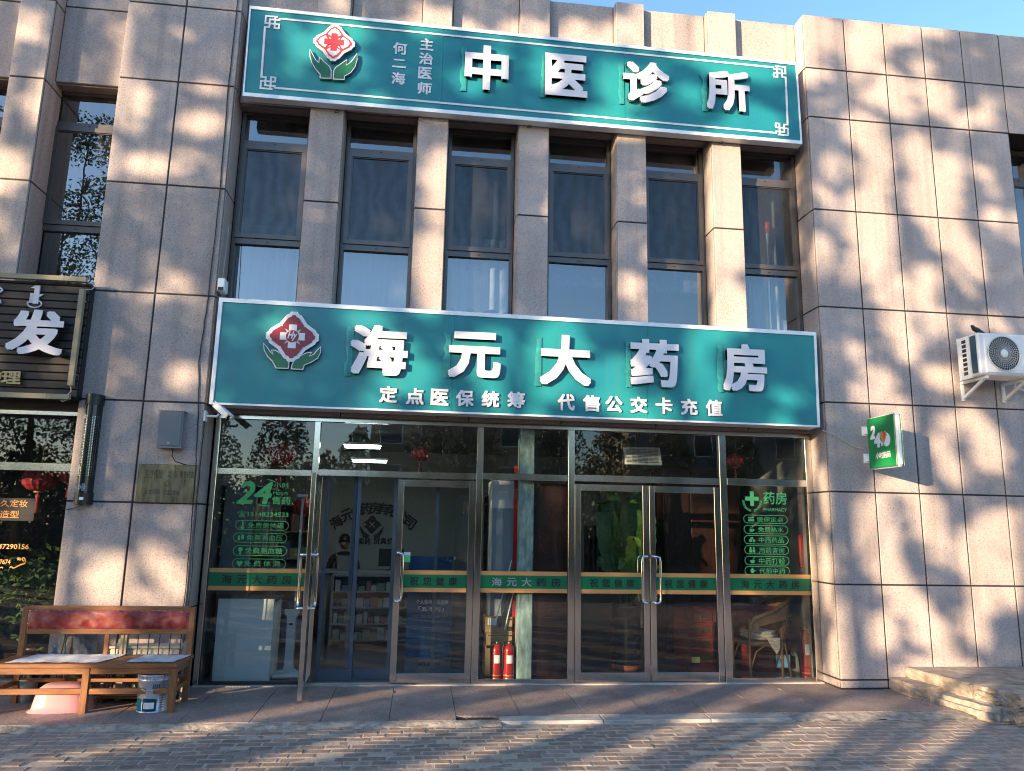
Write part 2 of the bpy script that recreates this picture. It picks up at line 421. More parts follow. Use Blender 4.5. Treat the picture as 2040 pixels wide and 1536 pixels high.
# ------------------------------------------------------------------ lettering
_fc = bpy.data.curves.new('lettering_source', 'FONT')
_fo = bpy.data.objects.new('lettering_source', _fc)
COL.objects.link(_fo)
_cache = {}
def glyphs(txt, bold=0.0, ext=0.0, res=3, shear=0.0, space=1.0):
    """outline of a piece of text; heavier weights are the same glyph laid over itself with small shifts"""
    key = (txt, bold, ext, res, shear, space)
    if key in _cache: return _cache[key]
    _fc.body = txt; _fc.extrude = ext; _fc.resolution_u = res; _fc.shear = shear; _fc.space_character = space
    _fc.update_tag(); _fo.update_tag()
    dg = bpy.context.evaluated_depsgraph_get(); dg.update()
    ev = _fo.evaluated_get(dg); me = ev.to_mesh()
    n = len(me.vertices); co = np.empty(n*3); me.vertices.foreach_get('co', co); co = co.reshape(-1, 3)
    fs = [tuple(p.vertices) for p in me.polygons]
    nz = np.array([p.normal.z for p in me.polygons])
    ev.to_mesh_clear()
    if bold > 0:
        sh = [(-1, -1), (1, -1), (1, 1), (-1, 1)]
        if bold > 0.03: sh += [(0, 0), (0, 1), (1, 0), (0, -1), (-1, 0)]
        C_, F_, Z_ = [], [], []
        for k, (a, b) in enumerate(sh):
            c = co+np.array([a*bold, b*bold, 0.0]); c[:, 2] = np.where(c[:, 2] > 0.01, c[:, 2]+0.0003*k, c[:, 2]+(0.0004*k if ext == 0 else 0))
            C_.append(c); F_ += [tuple(i+k*n for i in f) for f in fs]; Z_.append(nz)
        co, fs, nz = np.concatenate(C_), F_, np.concatenate(Z_)
    _cache[key] = (co, fs, nz)
    return _cache[key]

def text(name, txt, box, O, U, V, N, depth, mats, parent, bold=0.0, res=3, shear=0.0, space=1.0, keep=False, mb=None):
    """lettering scaled into box=(u0,u1,v0,v1) on plane O,U,V; face towards N, depth thick"""
    solid = depth > 0
    co, fs, nz = glyphs(txt, bold, 0.05 if solid else 0.0, res, shear, space)
    lo, hi = co.min(0), co.max(0)
    u0, u1, v0, v1 = box
    su, sv = (u1-u0)/(hi[0]-lo[0]), (v1-v0)/(hi[1]-lo[1])
    if keep:
        k = min(su, sv)
        cu, cv = (u0+u1)/2, (v0+v1)/2
        su = sv = k
        u0, v0 = cu-(hi[0]-lo[0])*k/2, cv-(hi[1]-lo[1])*k/2
    O, U, V, N = (np.array(x, float) for x in (O, U, V, N))
    c = np.zeros((len(co), 3))
    zz = (co[:, 2]+0.05)/0.1*depth if solid else co[:, 2]*0.5
    c = O + np.outer(u0+(co[:, 0]-lo[0])*su, U) + np.outer(v0+(co[:, 1]-lo[1])*sv, V) + np.outer(zz, N)
    if solid:
        own = MB() if mb is None else mb
        k = len(own.v); own.v += [tuple(p) for p in c.tolist()]
        for f, z in zip(fs, nz):
            if z < -0.9: continue
            own.f.append(tuple(i+k for i in f)); own.m.append(0 if z > 0.5 else 1); own.sm.append(False)
    else:
        own = MB() if mb is None else mb
        k = len(own.v); own.v += [tuple(p) for p in c.tolist()]
        for f in fs: own.f.append(tuple(i+k for i in f)); own.m.append(0); own.sm.append(False)
    if mb is not None: return own
    o = own.build(name, mats, parent)
    if len(txt) > 1: o['kind'] = 'stuff'      # small lines of print
    return o

X3, Y3, Z3 = (1, 0, 0), (0, 1, 0), (0, 0, 1)
def wtext(name, txt, px0, py0, px1, py1, Y, depth, mats, parent, **k):
    """lettering on a plane facing the street, filling the given rectangle of that plane"""
    x0, x1, z0, z1 = rectY(px0, py0, px1, py1, Y)
    return text(name, txt, (x0, x1, z0, z1), (0, Y, 0), X3, Z3, (0, -1, 0), depth, mats, parent, **k)

def copy_tree(o, parent=None):
    c = o.copy(); COL.objects.link(c)
    if parent is not None: c.parent = parent
    for ch in list(o.children): copy_tree(ch, c)
    return c

# =================================================================== GROUND
def kind_struct(o): o['kind'] = 'structure'; return o
g = MB(); g.box(-90, 90, -120, -1.0, -0.6, -0.165); g.box(-90, 90, -1.0, 40, -0.6, -0.11)
kind_struct(g.build('ground', M['asphalt']))

# pavement of granite slabs in front of the shop
pave = MB(); pave.box(-9, 11, -1.02, 0.9, -0.4, -0.106)
pave.box(-9, 0.8, -1.22, -1.02, -0.4, -0.112)
pave = kind_struct(pave.build('pavement', M['joint']))
sx = [-8.74+0.655*i for i in range(30)]
for i in range(len(sx)-1):
    x0, x1 = sx[i]+0.003, sx[i+1]-0.003
    front = -1.20 if x1 < 0.6 else -1.03
    rows = [(front, -0.42), (-0.414, 0.10), (0.106, 0.46)] if i % 2 == 0 else [(front, -0.02), (-0.014, 0.46)]
    if x0 < -3.3 or x0 > 5.2: rows[-1] = (rows[-1][0], -0.012)
    for (y0, y1) in rows:
        if y1-y0 < 0.05: continue
        m = MB(); dz = RND.uniform(-0.002, 0.002)
        zf = -0.092+dz; zb = -0.086+dz
        v = [(x0, y0, -0.2), (x1, y0, -0.2), (x1, y1, -0.2), (x0, y1, -0.2), (x0, y0, zf), (x1, y0, zf), (x1, y1, zb), (x0, y1, zb)]
        m.add(v, [(4,5,6,7),(0,1,5,4),(1,2,6,5),(2,3,7,6),(3,0,4,7)])
        m.build('paving_slab', M['slab'], pave)
# marble edging on the right, broken mortar on the left
kx = 0.86
while kx < 3.6:
    w = RND.uniform(0.8, 1.15); x1 = min(kx+w, 3.86)
    m = MB(); m.box(kx+0.004, x1-0.004, -1.245+RND.uniform(-0.012, 0.006), -1.036, -0.3, -0.098+RND.uniform(-0.003, 0.003), c=0.008)
    m.build('edging_stone', M['marble'], pave); kx = x1
m = MB(); nx, ny = 150, 7
vs = []; fs = []
for i in range(nx+1):
    x = -8.5+(0.86+8.5)*i/nx
    for j in range(ny+1):
        t = j/ny; y = -1.19-0.17*t + (RND.uniform(-0.02, 0.02) if j == ny else 0)
        z = -0.096 - 0.034*t**1.5 + RND.uniform(-0.008, 0.008)*(0.3+t)
        vs.append((x, y, z))
for i in range(nx):
    for j in range(ny):
        a = i*(ny+1)+j; fs.append((a, a+1, a+ny+2, a+ny+1))
for i in range(61):
    x = 3.86+(5.95-3.86)*i/60
    for j in range(ny+1):
        t = j/ny; y = -1.03-0.23*t + (RND.uniform(-0.025, 0.02) if j == ny else 0)
        vs.append((x, y, -0.099 - 0.026*t**1.5 + RND.uniform(-0.007, 0.007)*(0.3+t)))
b0 = (nx+1)*(ny+1)
for i in range(60):
    for j in range(ny):
        a = b0+i*(ny+1)+j; fs.append((a, a+1, a+ny+2, a+ny+1))
m.add(vs, fs, 0, True); tag(m.build('mortar_strip', M['mortar'], pave), kind='stuff')

# brick road: the nearest bricks one by one, the others joined
road = MB(); road.box(-12, 14, -9.5, -1.24, -0.5, -0.1290)
road = kind_struct(road.build('road', M['sand']))
bricks = []
BW, BH = 0.217, 0.1145
for r in range(0, 72):
    y1 = -1.30-r*BH
    if r > 14 and r % 1 == 0 and y1 < -9.4: break
    for c in range(-56, 66):
        x0 = c*BW + (BW/2 if r % 2 else 0) + 0.03*math.sin(r*1.7)
        bricks.append((x0, y1, r))
def brick_mesh(k):
    rr = random.Random(k); m = MB(); w, h = BW-0.013, BH-0.013
    j = lambda: rr.uniform(-0.003, 0.003)
    zt = 0.0
    v = [(j(), j(), -0.05), (w+j(), j(), -0.05), (w+j(), h+j(), -0.05), (j(), h+j(), -0.05)]
    b = 0.008
    t = [(v[0][0], v[0][1], -0.008), (v[1][0], v[1][1], -0.008), (v[2][0], v[2][1], -0.008), (v[3][0], v[3][1], -0.008)]
    u = [(v[0][0]+b, v[0][1]+b, j()*0.4), (v[1][0]-b, v[1][1]+b, j()*0.4), (v[2][0]-b, v[2][1]-b, j()*0.4), (v[3][0]+b, v[3][1]-b, j()*0.4)]
    V8 = v+t+u
    F = [(0,1,5,4),(1,2,6,5),(2,3,7,6),(3,0,4,7),(4,5,9,8),(5,6,10,9),(6,7,11,10),(7,4,8,11),(8,9,10,11)]
    return V8, F
protos = [brick_mesh(k) for k in range(9)]
pm = []
for V8, F in protos:
    o = MB().add(V8, F); me = bpy.data.meshes.new('brick'); me.from_pydata(o.v, [], o.f); me.materials.append(M['brick']); pm.append(me)
def in_view(x, y):
    d = np.array([x+BW/2, y-BH/2, -0.155])-CAM; w = d@CF
    if w < 0.5: return False
    px, py = IW/2+FPX*(d@CR)/w, IH/2-FPX*(d@CU)/w
    return -30 < px < IW+30 and py < IH+12
seen = [b for b in bricks if in_view(b[0], b[1]-BH/2)]
seen.sort(key=lambda b: (b[0]-CAM[0])**2+(b[1]-CAM[1])**2)
single = set(id(b) for b in seen[:300])
rest = MB()
for b in bricks:
    k = RND.randrange(9); dz = -0.126+RND.gauss(0, 0.0025)
    if id(b) in single:
        o = bpy.data.objects.new('brick', pm[k]); COL.objects.link(o); o.parent = road
        o.location = (b[0], b[1]-BH+0.013, dz); o.rotation_euler = (RND.gauss(0, 0.007), RND.gauss(0, 0.007), RND.gauss(0, 0.012))
    else:
        V8, F = protos[k]
        a = RND.gauss(0, 0.01); tx, ty = RND.gauss(0, 0.007), RND.gauss(0, 0.007)
        rest.add([(b[0]+x-a*y, b[1]-BH+0.013+y+a*x, z+dz+ty*x+tx*y) for x, y, z in V8], F)
tag(rest.build('bricks', M['brick'], road), kind='stuff')
# fallen leaves and grit
lv = MB()
for i in range(170):
    x, y = RND.uniform(-5, 7), RND.choice([RND.uniform(-2.8, -1.3), RND.uniform(-1.35, -1.15), RND.uniform(-1.2, 0.3)])
    z = -0.119 if y < -1.26 else -0.082
    s = RND.uniform(0.006, 0.02); a = RND.uniform(0, 6.3)
    p = [(x+s*math.cos(a+q)*(1.5 if q in (0, math.pi) else 0.6), y+s*math.sin(a+q)*(1.5 if q in (0, math.pi) else 0.6), z+RND.uniform(0, 0.008)) for q in (0, math.pi/2, math.pi, 3*math.pi/2)]
    lv.add(p, [(0, 1, 2, 3)])
tag(lv.build('leaf_litter', mat('dry_leaf', (0.26, 0.19, 0.10), 0.8, tone=0.3)), kind='stuff')

# =================================================================== SHOP BUILDING
B = thing('shop_building', 'two storey granite clad building with narrow upper windows and a steel framed glass shopfront', 'building')
J = 0.010      # half joint
G = M['granite']
def panel(x0, x1, z0, z1, yf, t=0.03, name='stone_panel'):
    m = MB(); m.slab(x0+J, x1-J, z0+J, z1-J, yf+RND.uniform(-0.002, 0.002), yf+t, 0.004); return m.build(name, G, B)
def side_panel(x, face, y0, y1, z0, z1, t=0.03):
    """panel on a return; face=-1 looks towards -X"""
    m = MB()
    xa, xb = (x, x+t) if face < 0 else (x-t, x)
    m.box(xa, xb, y0, y1-0.002, z0+J, z1-J, c=0.003); return m.build('stone_panel', G, B)

TOP = 9.03
ZR = [-0.08, 0.02, 1.141, 2.28, 3.425, 4.706, 6.075, 7.44, 8.19, TOP]
XR = [5.12, 5.736, 6.341, 6.942, 7.546, 8.156]
core = MB()
core.box(5.132, 8.16, 0.012, 6.0, -0.4, TOP-0.02)
core.box(8.16, 9.05, 0.012, 6.0, 7.45, TOP-0.02); core.box(8.16, 9.05, 0.012, 6.0, -0.4, 4.70); core.box(8.16, 9.05, 1.6, 6.0, 4.70, 7.45)
core.box(9.062, 12.0, 0.012, 6.0, -0.4, TOP-0.02)
for i in range(5):
    for j in range(len(ZR)-1): panel(XR[i], XR[i+1], ZR[j], ZR[j+1], 0.0)
for j in (0, 1, 2, 3, 4, 7, 8): panel(8.156, 9.05, ZR[j], ZR[j+1], 0.0)
for i in range(4):
    for j in range(len(ZR)-1): panel(9.05+0.6*i, 9.65+0.6*i, ZR[j], ZR[j+1], 0.0)
for j in range(len(ZR)-1): side_panel(5.12, -1, 0.042, 0.43, ZR[j], ZR[j+1])
for (a, b) in ((4.706, 6.075), (6.075, 7.44)): side_panel(9.05, -1, 0.036, 0.45, a, b)

# left pillar, narrow pier, next pillar to the left
ZL = [-0.08, 0.80, 1.962, 3.12, 4.415, 5.79, 7.172, 8.235, TOP]
core.box(-3.928, -2.552, 0.012, 6.0, -0.4, TOP-0.02)
for j in range(len(ZL)-1):
    panel(-3.94, -3.23, ZL[j], ZL[j+1], 0.0); panel(-3.23, -2.54, ZL[j], ZL[j+1], 0.0)
    side_panel(-2.54, 1, 0.042, 0.43, ZL[j], ZL[j+1])
    side_panel(-3.94, -1, 0.042, 0.43, ZL[j], ZL[j+1])
ZP = [4.415, 5.73, 7.07, 8.15, TOP]
def pier(x0, x1, zs, yf, yb=0.44):
    core.box(x0+0.012, x1-0.012, yf+0.012, yb+0.2, zs[0], zs[-1]-0.02)
    for a, b in zip(zs[:-1], zs[1:]):
        panel(x0, x1, a, b, yf); side_panel(x0, -1, yf+0.042, yb, a, b); side_panel(x1, 1, yf+0.042, yb, a, b)
pier(-5.21, -4.79, ZP, 0.0)
core.box(-8.5, -6.06, 0.012, 6.0, -0.4, TOP-0.02)
for j in range(len(ZL)-1):
    for k in range(4): panel(-8.5+0.6125*k, -8.5+0.6125*(k+1), ZL[j], ZL[j+1], 0.0)
for x0, x1 in ((-4.79, -3.94), (-6.05, -5.21)):
    core.box(x0, x1, 0.244, 1.6, 7.19, TOP-0.02); core.box(x0, x1, 1.6, 6.0, 3.0, TOP-0.02); core.box(x0, x1, 0.6, 1.6, 3.1, 4.4)
    panel(x0, x1, 7.172, 8.24, 0.23); panel(x0, x1, 8.24, TOP, 0.23)
    m = MB(); m.box(x0+0.002, x1-0.002, 0.27, 0.62, 7.16, 7.185); m.build('lintel_soffit', M['soffit'], B)

# central bay: piers, parapet panels, lintels
PX = [(-1.625, -1.183), (-0.238, 0.168), (1.089, 1.509), (2.425, 2.84), (3.755, 4.182)]
for x0, x1 in PX: pier(x0, x1, [4.25, 5.76, 7.07, 8.2, TOP], 0.12)
gaps = [(-2.54, PX[0][0])]+[(PX[i][1], PX[i+1][0]) for i in range(4)]+[(PX[4][1], 5.12)]
core.box(-2.54, 5.12, 0.249, 0.62, 7.11, TOP-0.02)
core.box(-2.57, 5.15, 0.62, 6.0, 7.3, TOP-0.02)
for x0, x1 in gaps:
    panel(x0, x1, 7.09, 8.2, 0.235); panel(x0, x1, 8.2, TOP, 0.235)
    m = MB(); m.box(x0+0.002, x1-0.002, 0.27, 0.6, 7.075, 7.10); m.build('lintel_soffit', M['soffit'], B)
# floor band behind the lower sign and the shopfront lintel
core.box(-2.57, 5.15, 0.30, 6.0, 3.16, 4.3)
for i, (x0, x1) in enumerate([(-2.54, -1.02), (-1.02, 0.55), (0.55, 1.72), (1.72, 2.95), (2.95, 4.2), (4.2, 5.12)]):
    m = MB(); m.slab(x0+0.008, x1-0.008, 3.066, 3.22, 0.262, 0.30, 0.004); m.build('lintel_panel', M['soffit'], B)
    m = MB(); m.box(x0+0.006, x1-0.006, 0.267, 0.55, 3.054, 3.064); m.build('lintel_soffit', M['soffit'], B)
# salon lintel
core.box(-6.05, -3.94, 0.10, 0.6, 3.0, 4.38)
core.build('wall_core', M['joint'], B)
# coping and roof
m = MB(); m.box(-8.6, 12.1, 0.30, 6.1, TOP-0.03, TOP-0.004); m.build('roof', M['soffit'], B)

# upper windows
def win(x0, x1, zt, zb, r1, r2, y=0.45, fw=0.045, screen=True):
    """dark frame with fixed light, opening sash and lower light; r1, r2 = (top, bottom) of the two rails"""
    f = MB()
    f.box(x0, x0+fw, y-0.03, y+0.05, zb, zt); f.box(x1-fw, x1, y-0.03, y+0.05, zb, zt)
    f.box(x0+fw, x1-fw, y-0.03, y+0.05, zt-fw, zt); f.box(x0+fw, x1-fw, y-0.03, y+0.05, zb, zb+fw)
    for a, b in (r1, r2):
        f.box(x0+fw, x1-fw, y-0.035, y+0.05, b, a)
        cx = (x0+x1)/2
        f.box(cx-0.016, cx+0.016, y-0.0375, y-0.036, (a+b)/2-0.008, (a+b)/2+0.004, mi=1)
    o = f.build('window', [M['frame'], M['black']], B)
    s = MB(); a, b = r1[1]-0.004, r2[0]+0.004; sw = 0.055
    xa, xb = x0+fw-0.012, x1-fw+0.012
    for (p, q, z0, z1) in ((xa, xa+sw, b, a), (xb-sw, xb, b, a), (xa+sw, xb-sw, a-sw, a), (xa+sw, xb-sw, b, b+sw)):
        s.box(p, q, y-0.055, y-0.003, z0, z1)
    for (p, q, z0, z1) in ((xa+sw, xa+sw+0.012, b+sw, a-sw), (xb-sw-0.012, xb-sw, b+sw, a-sw), (xa+sw+0.012, xb-sw-0.012, a-sw-0.012, a-sw), (xa+sw+0.012, xb-sw-0.012, b+sw, b+sw+0.012)):
        s.box(p, q, y-0.04, y-0.003, z0, z1)
    s.build('sash', M['frame'], o)
    for z0, z1, yy in ((r1[0], zt-fw, y+0.01), (b+sw, a-sw, y-0.025), (zb+fw, r2[1], y+0.01)):
        m = MB(); tl = RND.uniform(-0.004, 0.004); tv = RND.uniform(-0.003, 0.003)
        m.quad((x0+fw, yy-tl, z0), (x1-fw, yy+tl, z0), (x1-fw, yy+tl+tv, z1), (x0+fw, yy-tl+tv, z1)); m.build('pane', M['glass_up'], o)
    if screen:
        m = MB(); yy = y-0.034; m.quad((xa+sw+0.012, yy, b+sw+0.012), (xb-sw-0.012, yy, b+sw+0.012), (xb-sw-0.012, yy, a-sw-0.012), (xa+sw+0.012, yy, a-sw-0.012)); m.build('insect_screen', M['screen'], o)
    return o
for x0, x1 in gaps: win(x0+0.012, x1-0.012, 7.085, 4.25, (6.67, 6.605), (5.325, 5.25))
win(-4.855, -3.945, 7.165, 4.36, (6.735, 6.67), (5.35, 5.27), screen=False)
win(-6.045, -5.215, 7.165, 4.36, (6.735, 6.67), (5.35, 5.27))
win(8.17, 9.04, 7.43, 4.72, (6.98, 6.90), (5.5, 5.42), screen=False)
# rooms behind the upper windows
rm = MB()
rm.box(-2.56, 5.14, 2.6, 2.65, 4.2, 7.3)
rm.box(-2.56, 5.14, 0.62, 2.6, 4.28, 4.31)
rm.build('upper_room_wall', M['darkroom'], B)

# ------------------------------------------------------------------ shopfront
ST = M['steel']
YF, YB, YG = 0.395, 0.475, 0.435
ZB, ZT = -0.083, 3.05
posts = [(-2.51, -2.45), (-1.335, -1.262), (0.676, 0.757), (1.842, 1.925), (3.84, 3.935), (5.025, 5.112)]
for x0, x1 in posts:
    m = MB(); m.box(x0, x1, YF, YB, ZB, ZT-0.05, c=0.004); m.build('mullion', ST, B)
m = MB(); m.box(-2.51, 5.112, YF-0.004, YB, ZT-0.05, ZT, c=0.003); m.build('head_bar', ST, B)
bays = [(posts[i][1], posts[i+1][0]) for i in range(5)]
TZ = [(2.328, 2.402), (2.338, 2.415), (2.345, 2.425), (2.35, 2.435), (2.352, 2.44)]
for (x0, x1), (a, b) in zip(bays, TZ):
    m = MB(); m.box(x0+0.001, x1-0.001, YF+0.002, YB, a, b, c=0.003); m.build('transom_bar', ST, B)
    m = MB(); m.quad((x0, YG, b), (x1, YG, b), (x1, YG, ZT-0.05), (x0, YG, ZT-0.05)); m.build('transom_pane', M['glass_shop'], B)
m = MB(); m.box(-2.50, 5.10, YF-0.05, YB+0.02, ZB-0.01, ZB+0.008); m.build('threshold', M['marble'], B)
for i in (0, 2, 4):
    x0, x1 = bays[i]
    m = MB(); m.box(x0+0.001, x1-0.001, YF+0.003, YB, ZB+0.006, ZB+(0.055 if i else 0.03), c=0.002); m.build('sill_bar', ST if i else M['joint'], B)
fixed = {}
for i in (0, 2, 4):
    x0, x1 = bays[i]
    m = MB(); m.quad((x0, YG, ZB+0.03), (x1, YG, ZB+0.03), (x1, YG, TZ[i][0]), (x0, YG, TZ[i][0]))
    fixed[i] = m.build('glass_pane', M['glass_shop'], B)

ZBAND = (0.972, 1.022, 1.178, 1.228)
def sticker(parent, x0, x1, Y, txt, colours=None, flip=False, bx=None):
    m = MB()
    m.quad((x0, Y, ZBAND[0]), (x1, Y, ZBAND[0]), (x1, Y, ZBAND[1]), (x0, Y, ZBAND[1]), 0)
    m.quad((x0, Y, ZBAND[1]), (x1, Y, ZBAND[1]), (x1, Y, ZBAND[2]), (x0, Y, ZBAND[2]), 1)
    m.quad((x0, Y, ZBAND[2]), (x1, Y, ZBAND[2]), (x1, Y, ZBAND[3]), (x0, Y, ZBAND[3]), 0)
    m.build('sticker_band', [M['orange_film'], M['green_film']], parent)
    if txt:
        n = len(txt); a, b = bx if bx else (x0+0.11*(x1-x0), x1-0.11*(x1-x0)); w = (b-a)/n
        t = MB(); t2 = MB()
        for k, ch in enumerate(txt):
            dst = t2 if (colours and colours[k] == 'w') else t
            text('x', ch, (a+w*k+w*0.17, a+w*k+w*0.83, ZBAND[1]+0.028, ZBAND[2]-0.028), (0, Y-0.003, 0), X3, Z3, (0, -1, 0), 0, None, None, bold=0.012, mb=dst)
        tag(t.build('lettering', M['ink'], parent), kind='stuff')
        if t2.v: tag(t2.build('lettering', M['pale_ink'], parent), kind='stuff')
S_ = YG-0.006
sticker(fixed[0], bays[0][0]+0.01, bays[0][1]-0.005, S_, '海元大药房')
sticker(fixed[2], bays[2][0]+0.004, bays[2][1]-0.004, S_, '海元大药房', 'wwwkk', bx=(0.87, 1.79))
sticker(fixed[4], bays[4][0]+0.004, bays[4][1]-0.002, S_, '海元大药房')

def door_leaf(x0, x1, name='glass_door', ztop=2.318, y=0.425, txt=None, handle=None, hx=None, sw=0.075):
    """steel framed glass leaf, built closed at y; children carry pane, handle and sticker"""
    f = MB(); z0 = ZB+0.018
    f.box(x0, x0+sw, y-0.025, y+0.025, z0, ztop, c=0.003); f.box(x1-sw, x1, y-0.025, y+0.025, z0, ztop, c=0.003)
    f.box(x0+sw, x1-sw, y-0.023, y+0.023, ztop-0.085, ztop, c=0.003); f.box(x0+sw, x1-sw, y-0.023, y+0.023, z0, z0+0.105, c=0.003)
    o = f.build(name, ST, B)
    m = MB(); m.quad((x0+sw, y, z0+0.105), (x1-sw, y, z0+0.105), (x1-sw, y, ztop-0.085), (x0+sw, y, ztop-0.085)); m.build('pane', M['glass_shop'], o)
    if txt: sticker(o, x0+sw+0.004, x1-sw-0.004, y-0.006, txt)
    if hx is not None:
        for side in (-1, 1):
            h = MB(); yo = y+side*0.025; s = handle
            zt, zb = 1.43, 0.87
            xx = hx; d = s*0.075; oy = side*0.065
            h.tube([(xx, yo, zt), (xx, yo+oy*0.9, zt), (xx+d*0.35, yo+oy, zt+0.004), (xx+d*0.9, yo+oy, zt-0.01), (xx+d, yo+oy, zt-0.06), (xx+d, yo+oy, zb+0.06), (xx+d*0.9, yo+oy, zb+0.01), (xx+d*0.35, yo+oy, zb-0.004), (xx, yo+oy*0.9, zb), (xx, yo, zb)], 0.0155, 8)
            h.build('handle', M['chrome'], o)
    return o
door_leaf(-0.287, 0.668, txt='祝您健康', handle=1, hx=-0.262)
door_leaf(1.932, 2.883, txt='祝您健康', handle=-1, hx=2.845)
door_leaf(2.893, 3.832, txt='祝您健康', handle=1, hx=2.930)
# the left leaf stands open towards the street, hinged on the second post
op = door_leaf(0.0, 0.90, txt='祝您健康', handle=-1, hx=0.862)
Tm = Matrix.Translation((-1.222, 0.41, 0)) @ Matrix.Rotation(R(-87.5), 4, 'Z') @ Matrix.Translation((0, -0.425, 0))
op.matrix_world = Tm

# window lettering, left fixed pane
def gt(i, name, txt, px0, py0, px1, py1, ink, **k):
    return wtext(name, txt, px0, py0, px1, py1, YG-0.008, 0, ink, fixed[i], **k)
def pill(dst, x0, x1, z0, z1, Y, w=0.007):
    r = (z1-z0)/2; cz = (z0+z1)/2; pts = []
    for k in range(13): a = math.pi/2+math.pi*k/12; pts.append((x0+r+r*math.cos(a), cz+r*math.sin(a)))
    for k in range(13): a = -math.pi/2+math.pi*k/12; pts.append((x1-r+r*math.cos(a), cz+r*math.sin(a)))
    n = len(pts); cx = (x0+x1)/2
    inn = []
    for (x, z) in pts:
        c0 = x0+r if x < x0+r else (x1-r if x > x1-r else x)
        d = math.hypot(x-c0, z-cz) or 1; inn.append((x-(x-c0)/d*w, z-(z-cz)/d*w))
    vs = [(x, Y, z) for x, z in pts]+[(x, Y, z) for x, z in inn]
    dst.add(vs, [((i+1) % n, i, n+i, n+(i+1) % n) for i in range(n)])
def disc(dst, x, z, r, Y, n=14, sx=1.0, sz=1.0):
    dst.add([(x+r*sx*math.cos(2*math.pi*k/n), Y, z+r*sz*math.sin(2*math.pi*k/n)) for k in range(n)], [tuple(range(n))])
def rct(dst, x0, x1, z0, z1, Y): dst.quad((x0, Y, z0), (x1, Y, z0), (x1, Y, z1), (x0, Y, z1))
q = lambda x, y: (400+x/4.0425, 800+y/4.0425)
GI, GI2 = M['green_ink'], M['green_ink2']
gt(0, 'lettering', '24', *q(298, 640), *q(570, 828), GI, bold=0.022, shear=0.22)
gt(0, 'lettering', '小时', *q(590, 650), *q(708, 702), GI, bold=0.01)
gt(0, 'lettering', 'Hours', *q(585, 718), *q(700, 752), GI, bold=0.012)
gt(0, 'lettering', '售药', *q(575, 765), *q(720, 830), GI, bold=0.02)
gt(0, 'lettering', '15148234533', *q(380, 888), *q(705, 931), GI, bold=0.012)
gt(0, 'phone_symbol', '☎', *q(298, 878), *q(366, 928), GI)
arc = MB()
for (c, r0, a0, a1) in ((q(540, 690), 0.125, 30, 100), (q(520, 780), 0.125, 215, 300)):
    p = FY(*c, YG-0.008); n = 14; vs = []
    for k in range(n+1):
        t = k/n; a = R(a0+(a1-a0)*t); w = 0.014*math.sin(math.pi*t)+0.001
        vs += [(p[0]+r0*math.cos(a), p[1], p[2]+0.75*r0*math.sin(a)), (p[0]+(r0-w)*math.cos(a), p[1], p[2]+0.75*(r0-w)*math.sin(a))]
    arc.add(vs, [(2*k, 2*k+2, 2*k+3, 2*k+1) for k in range(n)])
tag(arc.build('swoosh', GI, fixed[0]), kind='stuff')
Yp = YG-0.008
rows = [((282, 955, 705, 1040), (382, 972, 668, 1022), '免费量体温'), ((265, 1055, 692, 1140), (370, 1072, 660, 1122), '免费测血压'),
        ((262, 1158, 690, 1245), (358, 1175, 655, 1228), '免费测血糖'), ((255, 1263, 682, 1350), (350, 1279, 635, 1328), '免费体测')]
for k, (pb, tb, tx) in enumerate(rows):
    d = MB(); x0, x1, z0, z1 = rectY(*q(*pb[:2]), *q(*pb[2:]), Yp); pill(d, x0, x1, z0, z1, Yp, 0.006)
    ix, iz = x0+0.085, (z0+z1)/2
    if k == 0: rct(d, ix-0.008, ix+0.008, iz-0.02, iz+0.045, Yp); disc(d, ix, iz-0.03, 0.02, Yp)
    elif k == 1: disc(d, ix-0.02, iz-0.004, 0.022, Yp, sx=0.7, sz=1.4); rct(d, ix+0.006, ix+0.036, iz-0.02, iz+0.035, Yp)
    elif k == 2: disc(d, ix, iz+0.012, 0.027, Yp); rct(d, ix-0.013, ix+0.013, iz-0.045, iz-0.02, Yp)
    else:
        d.add([(ix+0.036*s, Yp, iz+t*0.04) for s, t in ((0, -1), (0.95, 0.15), (0.8, 0.75), (0.35, 0.85), (0, 0.5), (-0.35, 0.85), (-0.8, 0.75), (-0.95, 0.15))], [tuple(range(8))])
    d.build('pill_outline', GI, fixed[0])
    gt(0, 'lettering', tx if k < 3 else '免 费 体 测', *q(*tb[:2]), *q(*tb[2:]), GI, bold=0.004)
# right fixed pane
q = lambda x, y: (1120+x/3.923, 820+y/3.923)
p = FY(*q(1483, 680), Yp); d = MB()
rct(d, p[0]-0.092, p[0]+0.092, p[2]-0.026, p[2]+0.026, Yp); rct(d, p[0]-0.026, p[0]+0.026, p[2]+0.026, p[2]+0.095, Yp); rct(d, p[0]-0.026, p[0]+0.026, p[2]-0.095, p[2]-0.026, Yp)
d.build('cross_symbol', GI2, fixed[4])
d = MB()
for k in range(9):
    for s in (-1, 1):
        a = R(-90+s*(8+k*9.5)); cx, cz = p[0]+0.118*math.cos(a), p[2]-0.03+0.125*math.sin(a)
        for o2 in (0.6, -0.6):
            b = a+s*math.pi/2+o2*s; l = 0.030
            d.add([(cx, Yp, cz), (cx+l*0.5*math.cos(b)-0.006*math.sin(b), Yp, cz+l*0.5*math.sin(b)+0.006*math.cos(b)), (cx+l*math.cos(b), Yp, cz+l*math.sin(b)), (cx+l*0.5*math.cos(b)+0.006*math.sin(b), Yp, cz+l*0.5*math.sin(b)-0.006*math.cos(b))], [(0, 1, 2, 3)])
tag(d.build('laurel_symbol', GI2, fixed[4]), kind='stuff')
gt(4, 'lettering', '药房', *q(1570, 625), *q(1757, 728), GI2, bold=0.015)
